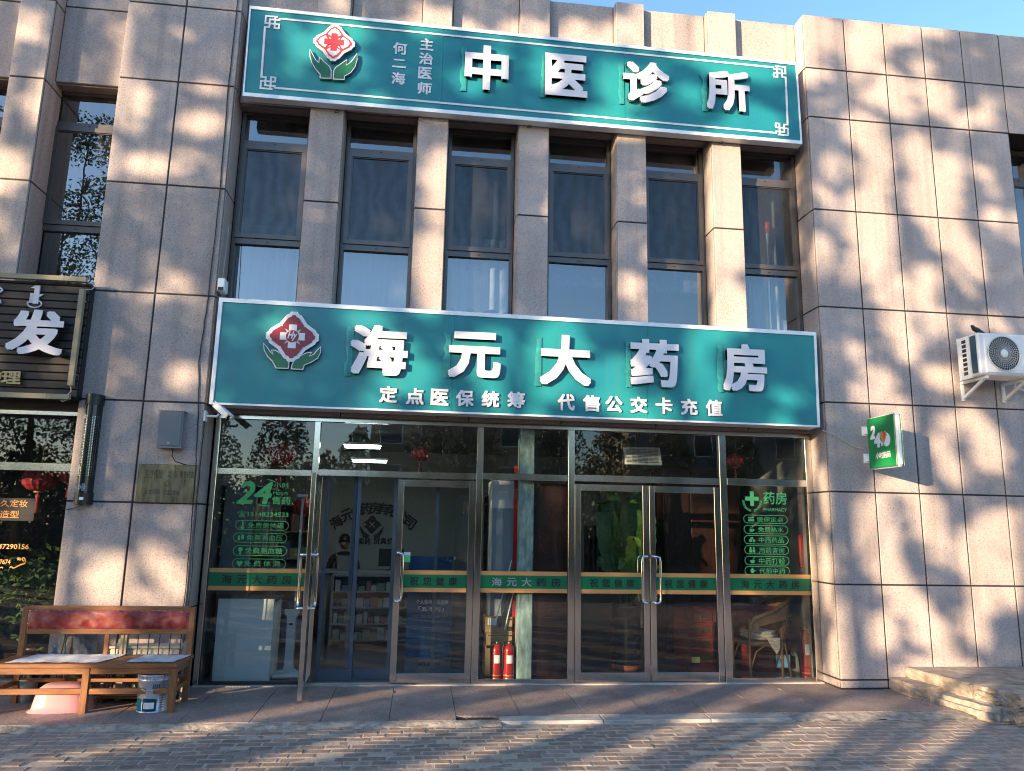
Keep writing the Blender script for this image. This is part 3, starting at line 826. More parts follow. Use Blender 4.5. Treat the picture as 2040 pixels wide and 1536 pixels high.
gt(4, 'lettering', 'PHARMACY', *q(1573, 752), *q(1757, 782), GI2, bold=0.012)
rows = [((1415, 805, 1763, 878), (1525, 822, 1727, 865), '医保定点'), ((1418, 885, 1767, 960), (1530, 900, 1730, 945), '免费热水'),
        ((1420, 965, 1770, 1040), (1535, 980, 1733, 1027), '中西药品'), ((1423, 1045, 1773, 1118), (1537, 1060, 1737, 1110), '用药咨询'),
        ((1425, 1128, 1777, 1203), (1537, 1142, 1742, 1195), '中药打粉'), ((1425, 1208, 1780, 1280), (1540, 1222, 1742, 1270), '代煎中药')]
for k, (pb, tb, tx) in enumerate(rows):
    d = MB(); x0, x1, z0, z1 = rectY(*q(*pb[:2]), *q(*pb[2:]), Yp); pill(d, x0, x1, z0, z1, Yp, 0.007)
    ix, iz = x0+0.105, (z0+z1)/2
    if k == 0: rct(d, ix-0.04, ix+0.04, iz+0.012, iz+0.024, Yp); rct(d, ix-0.04, ix+0.04, iz-0.03, iz+0.003, Yp)
    elif k == 1: rct(d, ix-0.027, ix+0.02, iz-0.03, iz+0.008, Yp); disc(d, ix+0.025, iz-0.008, 0.014, Yp); rct(d, ix-0.014, ix-0.008, iz+0.014, iz+0.034, Yp); rct(d, ix+0.002, ix+0.008, iz+0.014, iz+0.034, Yp)
    elif k == 2: disc(d, ix-0.018, iz-0.012, 0.02, Yp); disc(d, ix+0.028, iz-0.014, 0.018, Yp); disc(d, ix+0.002, iz+0.018, 0.016, Yp, sx=1.3)
    elif k == 3:
        for s in (-0.022, 0.022): disc(d, ix+s, iz+0.022, 0.013, Yp); rct(d, ix+s-0.018, ix+s+0.018, iz-0.034, iz+0.004, Yp)
    elif k == 4:
        d.add([(ix-0.036, Yp, iz+0.004), (ix-0.02, Yp, iz-0.034), (ix+0.02, Yp, iz-0.034), (ix+0.036, Yp, iz+0.004)], [(0, 1, 2, 3)])
        d.add([(ix-0.004, Yp, iz+0.006), (ix+0.006, Yp, iz+0.006), (ix+0.036, Yp, iz+0.036), (ix+0.026, Yp, iz+0.04)], [(0, 1, 2, 3)])
    else: disc(d, ix, iz-0.004, 0.027, Yp); rct(d, ix-0.012, ix+0.012, iz+0.024, iz+0.034, Yp); rct(d, ix+0.022, ix+0.045, iz-0.002, iz+0.008, Yp)
    d.build('pill_outline', GI2, fixed[4])
    gt(4, 'lettering', tx, *q(*tb[:2]), *q(*tb[2:]), GI2, bold=0.004)

# ------------------------------------------------------------------ salon front at the left
m = MB(); m.box(-6.04, -3.955, 0.12, 0.18, 2.985, 3.05); m.build('lintel_panel', M['brown_panel'], B)
m = MB(); m.box(-6.04, -3.955, 0.10, 0.26, 2.93, 2.98, c=0.004); m.build('head_bar', ST, B)
m = MB(); m.box(-6.04, -3.955, 0.24, 0.32, 2.30, 2.395, c=0.004); m.build('transom_bar', ST, B)
m = MB(); m.quad((-6.04, 0.28, 2.395), (-3.955, 0.28, 2.395), (-3.955, 0.28, 2.94), (-6.04, 0.28, 2.94)); m.build('transom_pane', M['glass_shop'], B)
m = MB(); m.quad((-6.04, 0.28, 0.02), (-3.955, 0.28, 0.02), (-3.955, 0.28, 2.30), (-6.04, 0.28, 2.30)); sal = m.build('glass_pane', M['glass_shop'], B)
m = MB(); m.box(-6.04, -3.955, 0.22, 0.36, -0.08, 0.02); m.build('sill_bar', M['soffit'], B)
q = lambda x, y: (x/4.8, 900+y/4.8)
for tx, bx in (('永久定妆', (-78, 455, 262, 530)), ('造型', (5, 560, 178, 636)), ('15847290156', (-110, 880, 272, 932)), ('7674', (0, 1030, 97, 1076))):
    wtext('lettering', tx, *q(*bx[:2]), *q(*bx[2:]), 0.272, 0, M['orange_ink'], sal, bold=0.008)
m = MB()
for pts in (((95, 1108), (112, 1096), (120, 1110), (140, 1112), (165, 1098), (200, 1080), (238, 1072), (246, 1045), (238, 1018), (222, 1012), (215, 1030), (228, 1048)), ((165, 1022), (185, 1015), (205, 1024), (196, 1038), (178, 1030), (168, 1036)), ((-10, 1112), (18, 1104), (30, 1112))):
    m.tube([tuple(FY(*q(*p_), 0.272)) for p_ in pts], 0.0075, 5)
m.build('script_flourish', M['orange_ink'], sal)
m = MB(); x0, x1, z0, z1 = rectY(-40, 991, 66, 1038, 0.276); rct(m, x0, x1, z0, z1, 0.276); m.build('window_film', mat('smoked_film', (0.03, 0.03, 0.03), 0.3), sal)
# salon room
m = MB(); m.box(-6.04, -3.94, 2.5, 2.55, -0.08, 3.0); m.box(-6.04, -3.94, 0.33, 2.5, -0.1, -0.06); m.box(-6.04, -3.94, 0.33, 2.5, 2.98, 3.0); m.build('salon_wall', M['darkroom'], B)

# ------------------------------------------------------------------ pharmacy room
XA, XB, YE = -2.48, 5.08, 5.2
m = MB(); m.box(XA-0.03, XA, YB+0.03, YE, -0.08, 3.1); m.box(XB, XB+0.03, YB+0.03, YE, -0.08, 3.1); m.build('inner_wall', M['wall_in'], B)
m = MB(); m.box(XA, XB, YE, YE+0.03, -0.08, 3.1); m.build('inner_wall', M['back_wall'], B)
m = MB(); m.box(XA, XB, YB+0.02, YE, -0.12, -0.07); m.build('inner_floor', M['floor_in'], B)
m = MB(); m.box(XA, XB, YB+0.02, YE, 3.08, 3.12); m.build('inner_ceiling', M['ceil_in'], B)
# inner sliding doors behind the left pair
YI = 0.62
def inner(px0, px1, name='inner_door', YI=0.62):
    a, b = FY(px0, 1150, YI)[0], FY(px1, 1150, YI)[0]
    f = MB(); w = 0.045
    f.box(a, a+w, YI-0.02, YI+0.02, -0.07, 2.42); f.box(b-w, b, YI-0.02, YI+0.02, -0.07, 2.42)
    f.box(a+w, b-w, YI-0.02, YI+0.02, -0.07, 0.05); f.box(a+w, b-w, YI-0.02, YI+0.02, 2.36, 2.42)
    o = f.build(name, M['blue_frame'], B)
    m = MB(); m.quad((a+w, YI, 0.05), (b-w, YI, 0.05), (b-w, YI, 2.36), (a+w, YI, 2.36)); m.build('pane', M['glass_in'], o)
inner(640, 711, YI=0.62); inner(695, 785, YI=0.68); inner(863, 945, YI=0.62)
# column, panelling
x0 = FY(1030, 1250, 0.56)[0]; x1 = FY(1060, 1250, 0.56)[0]
m = MB(); m.box(x0, x1, 0.53, 0.75, -0.07, 3.08, c=0.01); m.build('column', M['teal_paint'], B)
m = MB(); m.box(x1+0.004, 1.90, 0.60, 0.64, -0.07, 2.32, c=0.003); m.build('partition_panel', M['brown_panel'], B)

# =================================================================== SIGNS
NF = (0, -1, 0)
def skew_rect(P, w):
    """frame strips of width w inside the corner points P (tl, tr, br, bl)"""
    (tl, tr, br, bl) = [np.array(p) for p in P]
    def ins(a, b, c, wx, wz):
        u = (b-a)/np.linalg.norm(b-a); v = (c-a)/np.linalg.norm(c-a); return a+u*wx+v*wz
    return [ins(tl, tr, bl, w[0], w[1]), ins(tr, tl, br, w[2], w[1]), ins(br, bl, tr, w[2], w[3]), ins(bl, br, tl, w[0], w[3])]
def signboard(name, label, corners, Y, thick, w, frame_mat):
    t = thing(name, label, 'sign', (0, 0, 0))
    P = [FY(*c, Y) for c in corners]; I = skew_rect(P, w)
    m = MB()
    back = [p+np.array([0, thick, 0]) for p in P]; rec = [p+np.array([0, 0.014, 0]) for p in I]
    V_ = [*P, *I, *rec, *back]
    F = []
    for k in range(4):
        n = (k+1) % 4
        F += [(k, 4+k, 4+n, n), (4+k, 8+k, 8+n, 4+n), (k, n, 12+n, 12+k)]
    F.append((12, 13, 14, 15))
    m.add(V_, F); m.build('frame', frame_mat, t)
    return t, P, I, rec
def seam_panels(t, rec, seams, Y):
    """face of the board in sheets, split at the seams (fractions of the width)"""
    tl, tr, br, bl = rec; s = [0]+seams+[1]
    for a, b in zip(s[:-1], s[1:]):
        e = 0.0012/np.linalg.norm(tr-tl)
        A, Bq = (a+e if a else a), (b-e if b < 1 else b)
        dy = np.array([0, RND.uniform(-0.001, 0.001), 0])
        m = MB(); m.quad(bl+(br-bl)*A+dy, bl+(br-bl)*Bq-dy, tl+(tr-tl)*Bq-dy, tl+(tr-tl)*A+dy); m.build('face_panel', M['teal'], t)
LM = [M['acrylic'], M['sign_edge']]
FILM = mat('teal_film_edge', (0.035, 0.27, 0.27), 0.2, var=0.25, scale=12)
def big_letter(t, ch, box, Y, depth=0.075, bold=0.034):
    o = wtext('character', ch, *box, Y, depth, LM, t, bold=bold, res=3)
    x0, x1, z0, z1 = rectY(*box, Y)              # protective film left sticking out beside the letter
    rr = random.Random(ord(ch)); m = MB(); n = 9; vs = []
    for k in range(n+1):
        f = k/n; z = z0+(z1-z0)*(-0.02+0.98*f); w_ = 0.028+0.04*rr.random()
        vs += [(x0-w_, Y-0.004-0.012*rr.random(), z), (x0-w_*0.4, Y-0.010-0.006*rr.random(), z+rr.uniform(-0.01, 0.01)), (x0+0.03, Y-0.002, z)]
    m.add(vs, [(3*k+j, 3*k+j+1, 3*k+4+j, 3*k+3+j) for k in range(n) for j in range(2)], 0, True)
    m.build('peeling_film', FILM, o)
    return o
def petal(cx, cz, s, ang):
    P = [(0, .10), (.17, .26), (.44, .42), (.50, .53), (.24, .90), (.12, .95), (.07, 1.03), (-.07, 1.03), (-.12, .95), (-.24, .90), (-.50, .53), (-.44, .42), (-.17, .26)]
    c, n = math.cos(ang), math.sin(ang)
    return [(cx+s*(x*c-y*n), cz+s*(x*n+y*c)) for x, y in P]
def grow(poly, d):
    n = len(poly); out = []
    ar = sum(poly[i][0]*poly[(i+1) % n][1]-poly[(i+1) % n][0]*poly[i][1] for i in range(n))
    sg = 1 if ar > 0 else -1
    for i in range(n):
        a, b, c = poly[i-1], poly[i], poly[(i+1) % n]
        e1 = Vector((b[0]-a[0], b[1]-a[1])).normalized(); e2 = Vector((c[0]-b[0], c[1]-b[1])).normalized()
        nn = Vector((e1.y+e2.y, -e1.x-e2.x))
        if nn.length < 1e-4: nn = Vector((e1.y, -e1.x))
        nn.normalize(); k = min(1.8, 1/max(0.35, nn.dot(Vector((e1.y, -e1.x)))))
        out.append((b[0]+sg*nn.x*d*k, b[1]+sg*nn.y*d*k))
    return out
def emblem(t, c, r, Y, petal_mat, cross_mat, outline_mat, inner, hands, hand_mat):
    p = FY(*c, Y); cx, cz = p[0], p[2]; O = (0, Y, 0)
    m = MB()
    for k in range(4):
        m.prism(grow(petal(cx, cz, r, k*math.pi/2), 0.035*r/0.25), O, X3, Z3, NF, 0.055+0.0006*k, 0, 1)
    m.prism([(cx-.42*r, cz-.42*r), (cx+.42*r, cz-.42*r), (cx+.42*r, cz+.42*r), (cx-.42*r, cz+.42*r)], O, X3, Z3, NF, 0.053, 0, 1)
    m.build('emblem_base', [outline_mat, M['sign_edge']], t)
    for k in range(4):
        m = MB(); m.prism(petal(cx, cz, r*0.97, k*math.pi/2), O, X3, Z3, NF, 0.062); pe = m.build('petal', petal_mat, t)
        if inner:
            m = MB(); a = k*math.pi/2
            m.prism(grow(petal(cx, cz, r*0.97, a), -0.02), O, X3, Z3, NF, 0.065); m.build('petal_face', inner, pe)
    if cross_mat:
        a, b = 0.55*r, 0.175*r
        m = MB(); m.prism([(-a+cx, -b+cz), (-b+cx, -b+cz), (-b+cx, -a+cz), (b+cx, -a+cz), (b+cx, -b+cz), (a+cx, -b+cz), (a+cx, b+cz), (b+cx, b+cz), (b+cx, a+cz), (-b+cx, a+cz), (-b+cx, b+cz), (-a+cx, b+cz)], O, X3, Z3, NF, 0.068)
        m.build('cross', cross_mat, t)
    for hp in hands:
        poly = [tuple(FY(*h, Y)[[0, 2]]) for h in hp]
        m = MB(); m.prism(grow(poly, 0.012), O, X3, Z3, NF, 0.05, 0, 1); h = m.build('hand_symbol', [M['acrylic'], M['sign_edge']], t)
        m = MB(); m.prism(poly, O, X3, Z3, NF, 0.055); m.build('hand_face', hand_mat, h)
    return cx, cz

YU = -0.03
t, P, I, rec = signboard('sign', 'teal signboard with a white fret border and a bright red cross, above the upper windows',
                         ((497.5, 11), (1588, 124), (1598.5, 287), (483, 190.5)), YU, 0.13, (0.018, 0.045, 0.02, 0.05), M['white_alu'])
seam_panels(t, rec, [0.335, 0.667], YU)
YL = YU+0.012
q2 = lambda x, y: (480+x/3.579, y/3.579)
q3 = lambda x, y: (1030+x/3.458, y/3.458)
for ch, a, b in (('中', q2(1600, 330), (1011.5, 187)), ('医', q3(190, 378), q3(478, 690)), ('诊', q3(722, 428), q3(1045, 738)), ('所', q3(1290, 490), q3(1598, 788))):
    big_letter(t, ch, (*a, *b), YL-0.008, 0.055, 0.034)
for ch, c in (('主', (1325, 318)), ('治', (1320, 420)), ('医', (1313, 522)), ('师', (1310, 632)), ('何', (1135, 347)), ('二', (1128, 454)), ('海', (1123, 560))):
    h = 47; hh = 46 if ch != '二' else 34
    wtext('character', ch, *q2(c[0]-h, c[1]-hh), *q2(c[0]+h, c[1]+hh), YL, 0.006, [M['acrylic'], M['acrylic']], t, bold=0.025)
hl = [q2(*p) for p in ((497, 376), (499, 415), (514, 465), (540, 508), (572, 545), (572, 568), (642, 570), (643, 520), (632, 492), (597, 462), (572, 436), (565, 430), (562, 470), (532, 443), (510, 402))]
hr = [q2(*p) for p in ((827, 404), (826, 440), (812, 490), (782, 530), (738, 556), (736, 578), (665, 576), (667, 525), (680, 500), (712, 478), (745, 455), (754, 447), (748, 487), (786, 464), (812, 432))]
emblem(t, q2(668, 322), 0.225, YL, M['bright_red'], M['bright_red'], M['acrylic'], M['acrylic'], (hl, hr), M['green_acr'])
# fret border
a = [FY(*c, YL)[[0, 2]] for c in ((545, 36.5), (1546, 136), (1556, 262), (536, 168))]
TLf, TRf, BRf, BLf = [FY(*c, YL)[[0, 2]] for c in ((530, 32), (1564, 134), (1570, 270), (519, 176))]
bars = [((0, 0), (155, 0)), ((0, 0), (0, 115)), ((0, 115), (60, 115)), ((60, 50), (60, 178)), ((60, 50), (195, 50)), ((135, 0), (135, 118)), ((75, 118), (195, 118)), ((195, 30), (195, 50)),
        ((135, 118), (135, 185)), ((195, 118), (195, 185)), ((135, 185), (195, 185)), ((0, 178), (60, 178)), ((195, 24), (250, 24)), ((195, 24), (195, 50))]
fr = MB(); k = 0.0058/6.68*1.02; w = 0.022
def zbar(p0, p1, w=w, dz=0.0):
    x0, x1 = min(p0[0], p1[0])-w/2, max(p0[0], p1[0])+w/2; z0, z1 = min(p0[1], p1[1])-w/2, max(p0[1], p1[1])+w/2
    fr.box(x0, x1, YL-0.005-dz, YL, z0, z1)
n_ = 0
for C0, sx_, sz_ in ((TLf, 1, -1), (TRf, -1, -1), (BRf, -1, 1), (BLf, 1, 1)):
    for (p0, p1) in bars:
        n_ += 1
        zbar((C0[0]+sx_*p0[0]*k, C0[1]+sz_*p0[1]*k), (C0[0]+sx_*p1[0]*k, C0[1]+sz_*p1[1]*k), dz=0.00002*n_)
def slant(p0, p1, w=0.026):
    p0, p1 = np.array(p0), np.array(p1); d = (p1-p0)/np.linalg.norm(p1-p0); n = np.array([-d[1], d[0]])*w/2
    poly = [p0-n, p1-n, p1+n, p0+n]; fr.prism([tuple(x) for x in poly], (0, YL, 0), X3, Z3, NF, 0.0065)
slant(TLf+np.array([245*k, -24*k]), TRf+np.array([-245*k, -24*k])); slant(BLf+np.array([245*k, 24*k]), BRf+np.array([-245*k, 24*k]))
slant(TLf+np.array([0, -170*k]), BLf+np.array([0, 170*k])); slant(TRf+np.array([0, -170*k]), BRf+np.array([0, 170*k]))
tag(fr.build('fret_border', M['acrylic'], t), kind='stuff')

YU2 = -0.045
t, P, I, rec = signboard('sign', 'wide teal signboard with a dark red flower emblem, directly above the glass shopfront',
                         ((436.5, 592.5), (1626, 661.5), (1634, 851), (416, 805)), YU2, 0.28, (0.045, 0.05, 0.03, 0.022), M['white_alu'])
seam_panels(t, rec, [0.372, 0.700], YU2)
YL = YU2+0.012
q5 = lambda x, y: (400+x/3.238, 560+y/3.238)
q6 = lambda x, y: (1020+x/3.1875, 600+y/3.1875)
for ch, a, b in (('海', q5(975, 283), q5(1328, 620)), ('元', q5(1600, 328), q5(1930, 638)), ('大', q6(174, 214), q6(495, 545)), ('药', q6(742, 242), q6(1055, 555)), ('房', q6(1322, 272), q6(1613, 583))):
    big_letter(t, ch, (*a, *b), YL-0.008, 0.055, 0.034)
for ch, x, y in (('定', 773.7, 786.4), ('点', 826.8, 790), ('医', 875.9, 791.6), ('保', 926, 793.8), ('统', 976.6, 795.3), ('筹', 1028, 797), ('代', 1127.6, 801.7), ('售', 1177.8, 804), ('公', 1222.4, 805.5), ('交', 1272, 807), ('卡', 1322, 808.6), ('充', 1372, 811), ('值', 1421.6, 813.3)):
    wtext('character', ch, x-17.2, y-17, x+17.2, y+17, YL, 0.018, LM, t, bold=0.03)
hl = [q5(*p) for p in ((412, 412), (418, 450), (440, 490), (470, 520), (492, 562), (566, 565), (570, 530), (548, 495), (510, 470), (484, 455), (466, 455), (476, 485), (448, 462), (432, 435))]
hr = [q5(*p) for p in ((774, 436), (772, 465), (755, 500), (715, 525), (668, 545), (660, 572), (592, 568), (598, 540), (620, 508), (655, 488), (692, 470), (712, 470), (700, 495), (735, 480), (756, 455))]
cx, cz = emblem(t, q5(597, 365), 0.262, YL, M['red_acr'], M['acrylic'], M['acrylic'], None, (hl, hr), M['green_acr'])
m = MB(); m.prism([(cx+0.075*math.cos(a*math.pi/12), cz+0.075*math.sin(a*math.pi/12)) for a in range(24)], (0, YL, 0), X3, Z3, NF, 0.070); m.build('emblem_ring', M['red_acr'], t)
text('emblem_letters', 'Hy', (cx-0.055, cx+0.055, cz-0.055, cz+0.06), (0, YL-0.0705, 0), X3, Z3, NF, 0.002, [M['acrylic'], M['acrylic']], t, shear=0.3, bold=0.02)

# ---- salon sign at the left edge
t = thing('sign', 'black slatted signboard with one big white character between pale tubes, left edge', 'sign')
YS = -0.13
m = MB(); m.box(-6.0, -3.905, YS+0.03, 0.10, 3.10, 4.45); m.build('backing', M['black'], t)
z = 3.115; k = 0
while z < 4.44:
    h = 0.093
    m = MB(); m.slab(-5.99, -3.91, z, min(z+h-0.008, 4.445), YS+RND.uniform(-0.003, 0.003), YS+0.03, 0.006); m.build('slat', M['slat'], t); z += h
q7 = lambda x, y: (x/4.043, 520+y/4.043)
wtext('character', '发', *q7(105, 393), *q7(516, 772), YS-0.07, 0.06, LM, t, bold=0.034)
wtext('character', '理', *q7(22, 885), *q7(166, 994), YS-0.02, 0.012, [M['gold'], M['gold']], t, bold=0.03)
wtext('character', '护', *q7(-140, 875), *q7(6, 988), YS-0.02, 0.012, [M['gold'], M['gold']], t, bold=0.03)
m = MB()
a = FY(*q7(308, 200), YS-0.006); b = FY(*q7(298, 360), YS-0.006); Lh = a[2]-b[2]
m.box(a[0]-0.028, a[0]+0.028, YS-0.02, YS-0.002, b[2]+0.02, a[2])
for k in range(8):
    zz = b[2]+0.03+k*Lh*0.062; m.box(a[0]-0.068, a[0]-0.03, YS-0.019, YS-0.003, zz, zz+0.011)
m.prism([(a[0]+0.03, a[2]-0.10), (a[0]+0.075, a[2]-0.10), (a[0]+0.03, a[2]-0.135)], (0, YS-0.004, 0), X3, Z3, NF, 0.012)
m.prism([(a[0]-0.03, a[2]), (a[0]-0.075, a[2]-0.03), (a[0]-0.03, a[2]-0.035)], (0, YS-0.004, 0), X3, Z3, NF, 0.012)
m.tube([(a[0]-0.02+0.075*math.cos(R(t_))+0.01, YS-0.01, b[2]+0.02+0.045*math.sin(R(t_))) for t_ in range(150, 440, 20)], 0.009, 6)
m.build('vertical_script', M['acrylic'], t)
m = MB(); a = FY(*q7(-10, 210), YS-0.006)
m.tube([(a[0]+0.05*math.sin(k*0.9), YS-0.012, a[2]-0.02*k) for k in range(12)], 0.012, 6); m.build('vertical_script', M['acrylic'], t)
for (p0, p1) in (((-5.98, 4.475), (-3.925, 4.475)), ((-3.955, 4.36), (-3.955, 3.235)), ((-5.98, 3.105), (-3.95, 3.105))):
    m = MB(); m.bar((p0[0], YS-0.06, p0[1]), (p1[0], YS-0.06, p1[1]), 0.055, 0.055, up=(0, 1, 0))
    for f in (0.12, 0.88):
        c = [p0[i]+(p1[i]-p0[i])*f for i in (0, 1)]; v = p0[0] == p1[0]
        m.box(c[0]-(0.031 if v else 0.008), c[0]+(0.031 if v else 0.008), YS-0.091, YS-0.0, c[1]-(0.008 if v else 0.031), c[1]+(0.008 if v else 0.031))
    m.build('tube_light', M['tube'], t)
m = MB()
m.tube([(-3.955, YS-0.06, 3.235), (-3.94, YS-0.07, 3.17), (-3.99, YS-0.05, 3.12), (-4.06, YS-0.06, 3.085), (-4.02, YS-0.07, 3.05), (-3.95, YS-0.05, 3.09), (-3.955, YS-0.05, 3.14)], 0.006, 5)
m.tube([(-3.93, YS-0.06, 4.36), (-3.86, YS-0.05, 4.37), (-3.845, YS-0.02, 4.42), (-3.86, YS-0.02, 4.46), (-3.90, YS-0.04, 4.44)], 0.006, 5)
m.build('wire', M['pale_cable'], t)

# ---- small projecting light box on the right wall
t = thing('sign', 'small green projecting light box with white 24 on the right granite wall', 'sign')
bx = 5.66; y0, y1 = -0.68, -0.10; z0, z1 = 2.56, 3.21
m = MB(); m.box(bx-0.045, bx+0.045, y0, y1, z0, z1, c=0.03); m.build('light_box', M['white'], t)
m = MB(); m.box(bx-0.053, bx-0.040, y0+0.012, y1-0.012, z0+0.012, z1-0.012, c=0.004); m.build('face_panel', mat('light_box_green', (0.01, 0.21, 0.06), 0.25, var=0.05), t)
m = MB(); m.box(bx+0.040, bx+0.053, y0+0.012, y1-0.012, z0+0.012, z1-0.012, c=0.004); m.build('face_panel', bpy.data.materials['light_box_green'], t)
for zz in (2.67, 3.02):
    m = MB(); m.box(bx-0.035, bx+0.035, y1, -0.001, zz, zz+0.08); m.box(bx-0.06, bx+0.06, -0.012, -0.001, zz-0.02, zz+0.10); m.build('bracket', M['white_alu'], t)
Ox = (bx-0.0535, 0, 0); Un, Nn = (0, -1, 0), (-1, 0, 0)
def bt(name, tx, u0, u1, v0, v1, ma, **k): return text(name, tx, (u0, u1, v0, v1), Ox, Un, Z3, Nn, 0.002, [ma, ma], t, **k)
bt('lettering', '2', 0.17, 0.28, 2.93, 3.10, M['print_white'], bold=0.05, shear=0.2)
bt('lettering', '4', 0.25, 0.38, 2.82, 3.00, M['print_white'], bold=0.05, shear=0.1)
bt('lettering', 'h', 0.385, 0.425, 2.83, 2.895, M['print_white'], bold=0.04)
bt('lettering', '小时购药', 0.26, 0.56, 2.68, 2.76, M['print_white'], bold=0.015)
m = MB()
def yz(poly, off): m.prism(poly, (bx-0.0535-off, 0, 0), Un, Z3, Nn, 0.002)
yz([(0.50+0.075*math.cos(a*math.pi/9)*(1.0), 2.90+0.085*math.sin(a*math.pi/9)) for a in range(18)], 0.0); m.build('pill_symbol', M['print_white'], t)
m = MB(); yz([(0.445+0.075*u, 2.94+0.085*v) for u, v in ((0, -1), (0.95, 0.15), (0.8, 0.75), (0.35, 0.85), (0, 0.5), (-0.35, 0.85), (-0.8, 0.75), (-0.95, 0.15))], 0.002); m.build('heart_symbol', M['orange_film'], t)
m = MB(); yz([(0.445+0.05*u, 2.95+0.055*v) for u, v in ((0, -1), (0.95, 0.15), (0.8, 0.75), (0.35, 0.85), (0, 0.5))], 0.004); m.build('heart_symbol', M['bright_red'], t)

# =================================================================== THINGS FIXED TO THE WALLS
t = thing('loudspeaker', 'grey box loudspeaker fixed to the left pillar above the plaque', 'speaker', (-2.862, -0.005, 2.79), 0)
m = MB(); m.prism([(-0.10, 0), (-0.135, -0.13), (0.135, -0.13), (0.10, 0)], (0, 0, -0.205), X3, Y3, Z3, 0.41); m.build('cabinet', M['grey_plastic'], t)
m = MB(); m.box(-0.122, 0.122, -0.14, -0.131, -0.195, 0.195, c=0.006); m.box(-0.012, 0.012, -0.1415, -0.14, -0.165, -0.155, mi=1); m.build('grille', [M['grille'], M['white']], t)
m = MB(); m.box(-0.14, 0.14, -0.136, 0, 0.206, 0.214); m.box(-0.14, 0.14, -0.136, 0, -0.214, -0.206); m.build('end_cap', M['grey_plastic'], t)
m = MB(); m.tube([(0.02, -0.03, -0.21), (0.02, -0.025, -0.30), (0.06, -0.02, -0.36), (0.20, -0.012, -0.40)], 0.006, 6); m.build('cable', M['cable'], t)

t = thing('plaque', 'tarnished brass plaque with faded lettering on the left pillar', 'plaque')
x0, x1, z0, z1 = -3.195, -2.545, 1.962, 2.395
m = MB(); m.box(x0, x1, -0.03, -0.002, z0, z1, c=0.006); m.build('plate', M['brass'], t)
fm = mat('faded_engraving', (0.075, 0.065, 0.045), 0.5, 0.4, var=0.5, scale=14)
for tx, a, b, c, d in (('医疗保险', 0.12, 0.42, 0.62, 0.86), ('定点', 0.50, 0.66, 0.66, 0.86), ('零售药店', 0.70, 0.94, 0.66, 0.84), ('社会保险', 0.14, 0.40, 0.22, 0.36), ('监制', 0.50, 0.72, 0.20, 0.34)):
    text('engraving', tx, (x0+(x1-x0)*a, x0+(x1-x0)*b, z0+(z1-z0)*c, z0+(z1-z0)*d), (0, -0.0305, 0), X3, Z3, NF, 0, fm, t, bold=0.01)
m = MB(); m.tube([(-2.87+0.03*math.cos(a*math.pi/8), -0.031, 2.18+0.03*math.sin(a*math.pi/8)) for a in range(17)], 0.004, 4)
m.build('engraved_emblem', mat('faded_red', (0.16, 0.05, 0.04), 0.6), t)
for i, (px, pz) in enumerate(((x0+0.03, z1-0.03), (x1-0.03, z1-0.03), (x0+0.03, z0+0.03), (x1-0.03, z0+0.03))):
    m = MB(); m.lathe([(0.0, 0.004), (0.008, 0.003), (0.011, 0.0)], n=10); o = m.build('screw', M['brass'], t); o.location = (px, -0.03, pz); o.rotation_euler = (R(90), 0, 0)

t = thing('wall_lamp', 'tall black half round lamp with a dotted chrome grid beside the salon sign', 'lamp', (-3.745, 0, 0))
za, zb = 1.925, 3.165
def halfround(mb, r0, r1, z0, z1, y=0.0, n=14, mi=0):
    vs = []
    for zz in (z0, z1):
        for k in range(n+1):
            a = math.pi*k/n; vs.append((r0*math.cos(a), y-r1*math.sin(a), zz))
    mb.add(vs, [(k+1, k, n+1+k, n+2+k) for k in range(n)], mi, True)
    mb.add([vs[k] for k in range(n+1)], [tuple(range(n+1))], mi); mb.add([vs[n+1+k] for k in range(n+1)], [tuple(range(n, -1, -1))], mi)
m = MB(); halfround(m, 0.095, 0.15, za, za+0.13); m.build('end_cap', M['black'], t)
m = MB(); halfround(m, 0.095, 0.15, zb-0.12, zb); m.build('end_cap', M['black'], t)
m = MB(); halfround(m, 0.085, 0.138, za+0.13, zb-0.12); m.build('lamp_body', mat('dark_lens', (0.012, 0.014, 0.018), 0.12), t)
gm = MB()
for i in range(1, 40):
    zz = za+0.30+i*0.0175
    if zz > zb-0.13: break
    for k in range(13):
        a = math.pi*(0.06+0.88*k/12); x, y = 0.0872*math.cos(a), -0.1415*math.sin(a)
        s = 0.0042; tx, ty = -math.sin(a), -math.cos(a)*1.3; nl = math.hypot(tx, ty); tx, ty = tx/nl*s, ty/nl*s
        gm.add([(x-tx, y-ty, zz-s), (x+tx, y+ty, zz-s), (x+tx, y+ty, zz+s), (x-tx, y-ty, zz+s)], [(0, 1, 2, 3), (3, 2, 1, 0)])
tag(gm.build('dot_grid', M['chrome'], t), kind='stuff')
m = MB()
for k in range(5):
    a = R(60-30*k); m.tube([(0.02+0.02*math.cos(a)+0.014*math.cos(R(s)), -0.142, za+0.19+0.032*math.sin(a)+0.014*math.sin(R(s))) for s in range(0, 361, 45)], 0.0025, 4)
for k in range(5): m.tube([(0.02, -0.142, za+0.19), (-0.05, -0.128, za+0.13+0.03*k)], 0.0025, 4)
m.build('flower_symbol', mat('pale_blue_print', (0.25, 0.42, 0.55), 0.5), t)
m = MB(); m.box(0.0, 0.05, -0.149, -0.146, za+0.05, za+0.08); m.build('maker_plate', M['print_white'], t)
m = MB(); m.tube([(0, -0.05, za), (-0.03, -0.05, za-0.03), (-0.17, -0.01, za-0.06)], 0.005, 5); m.build('wire', M['cable'], t)

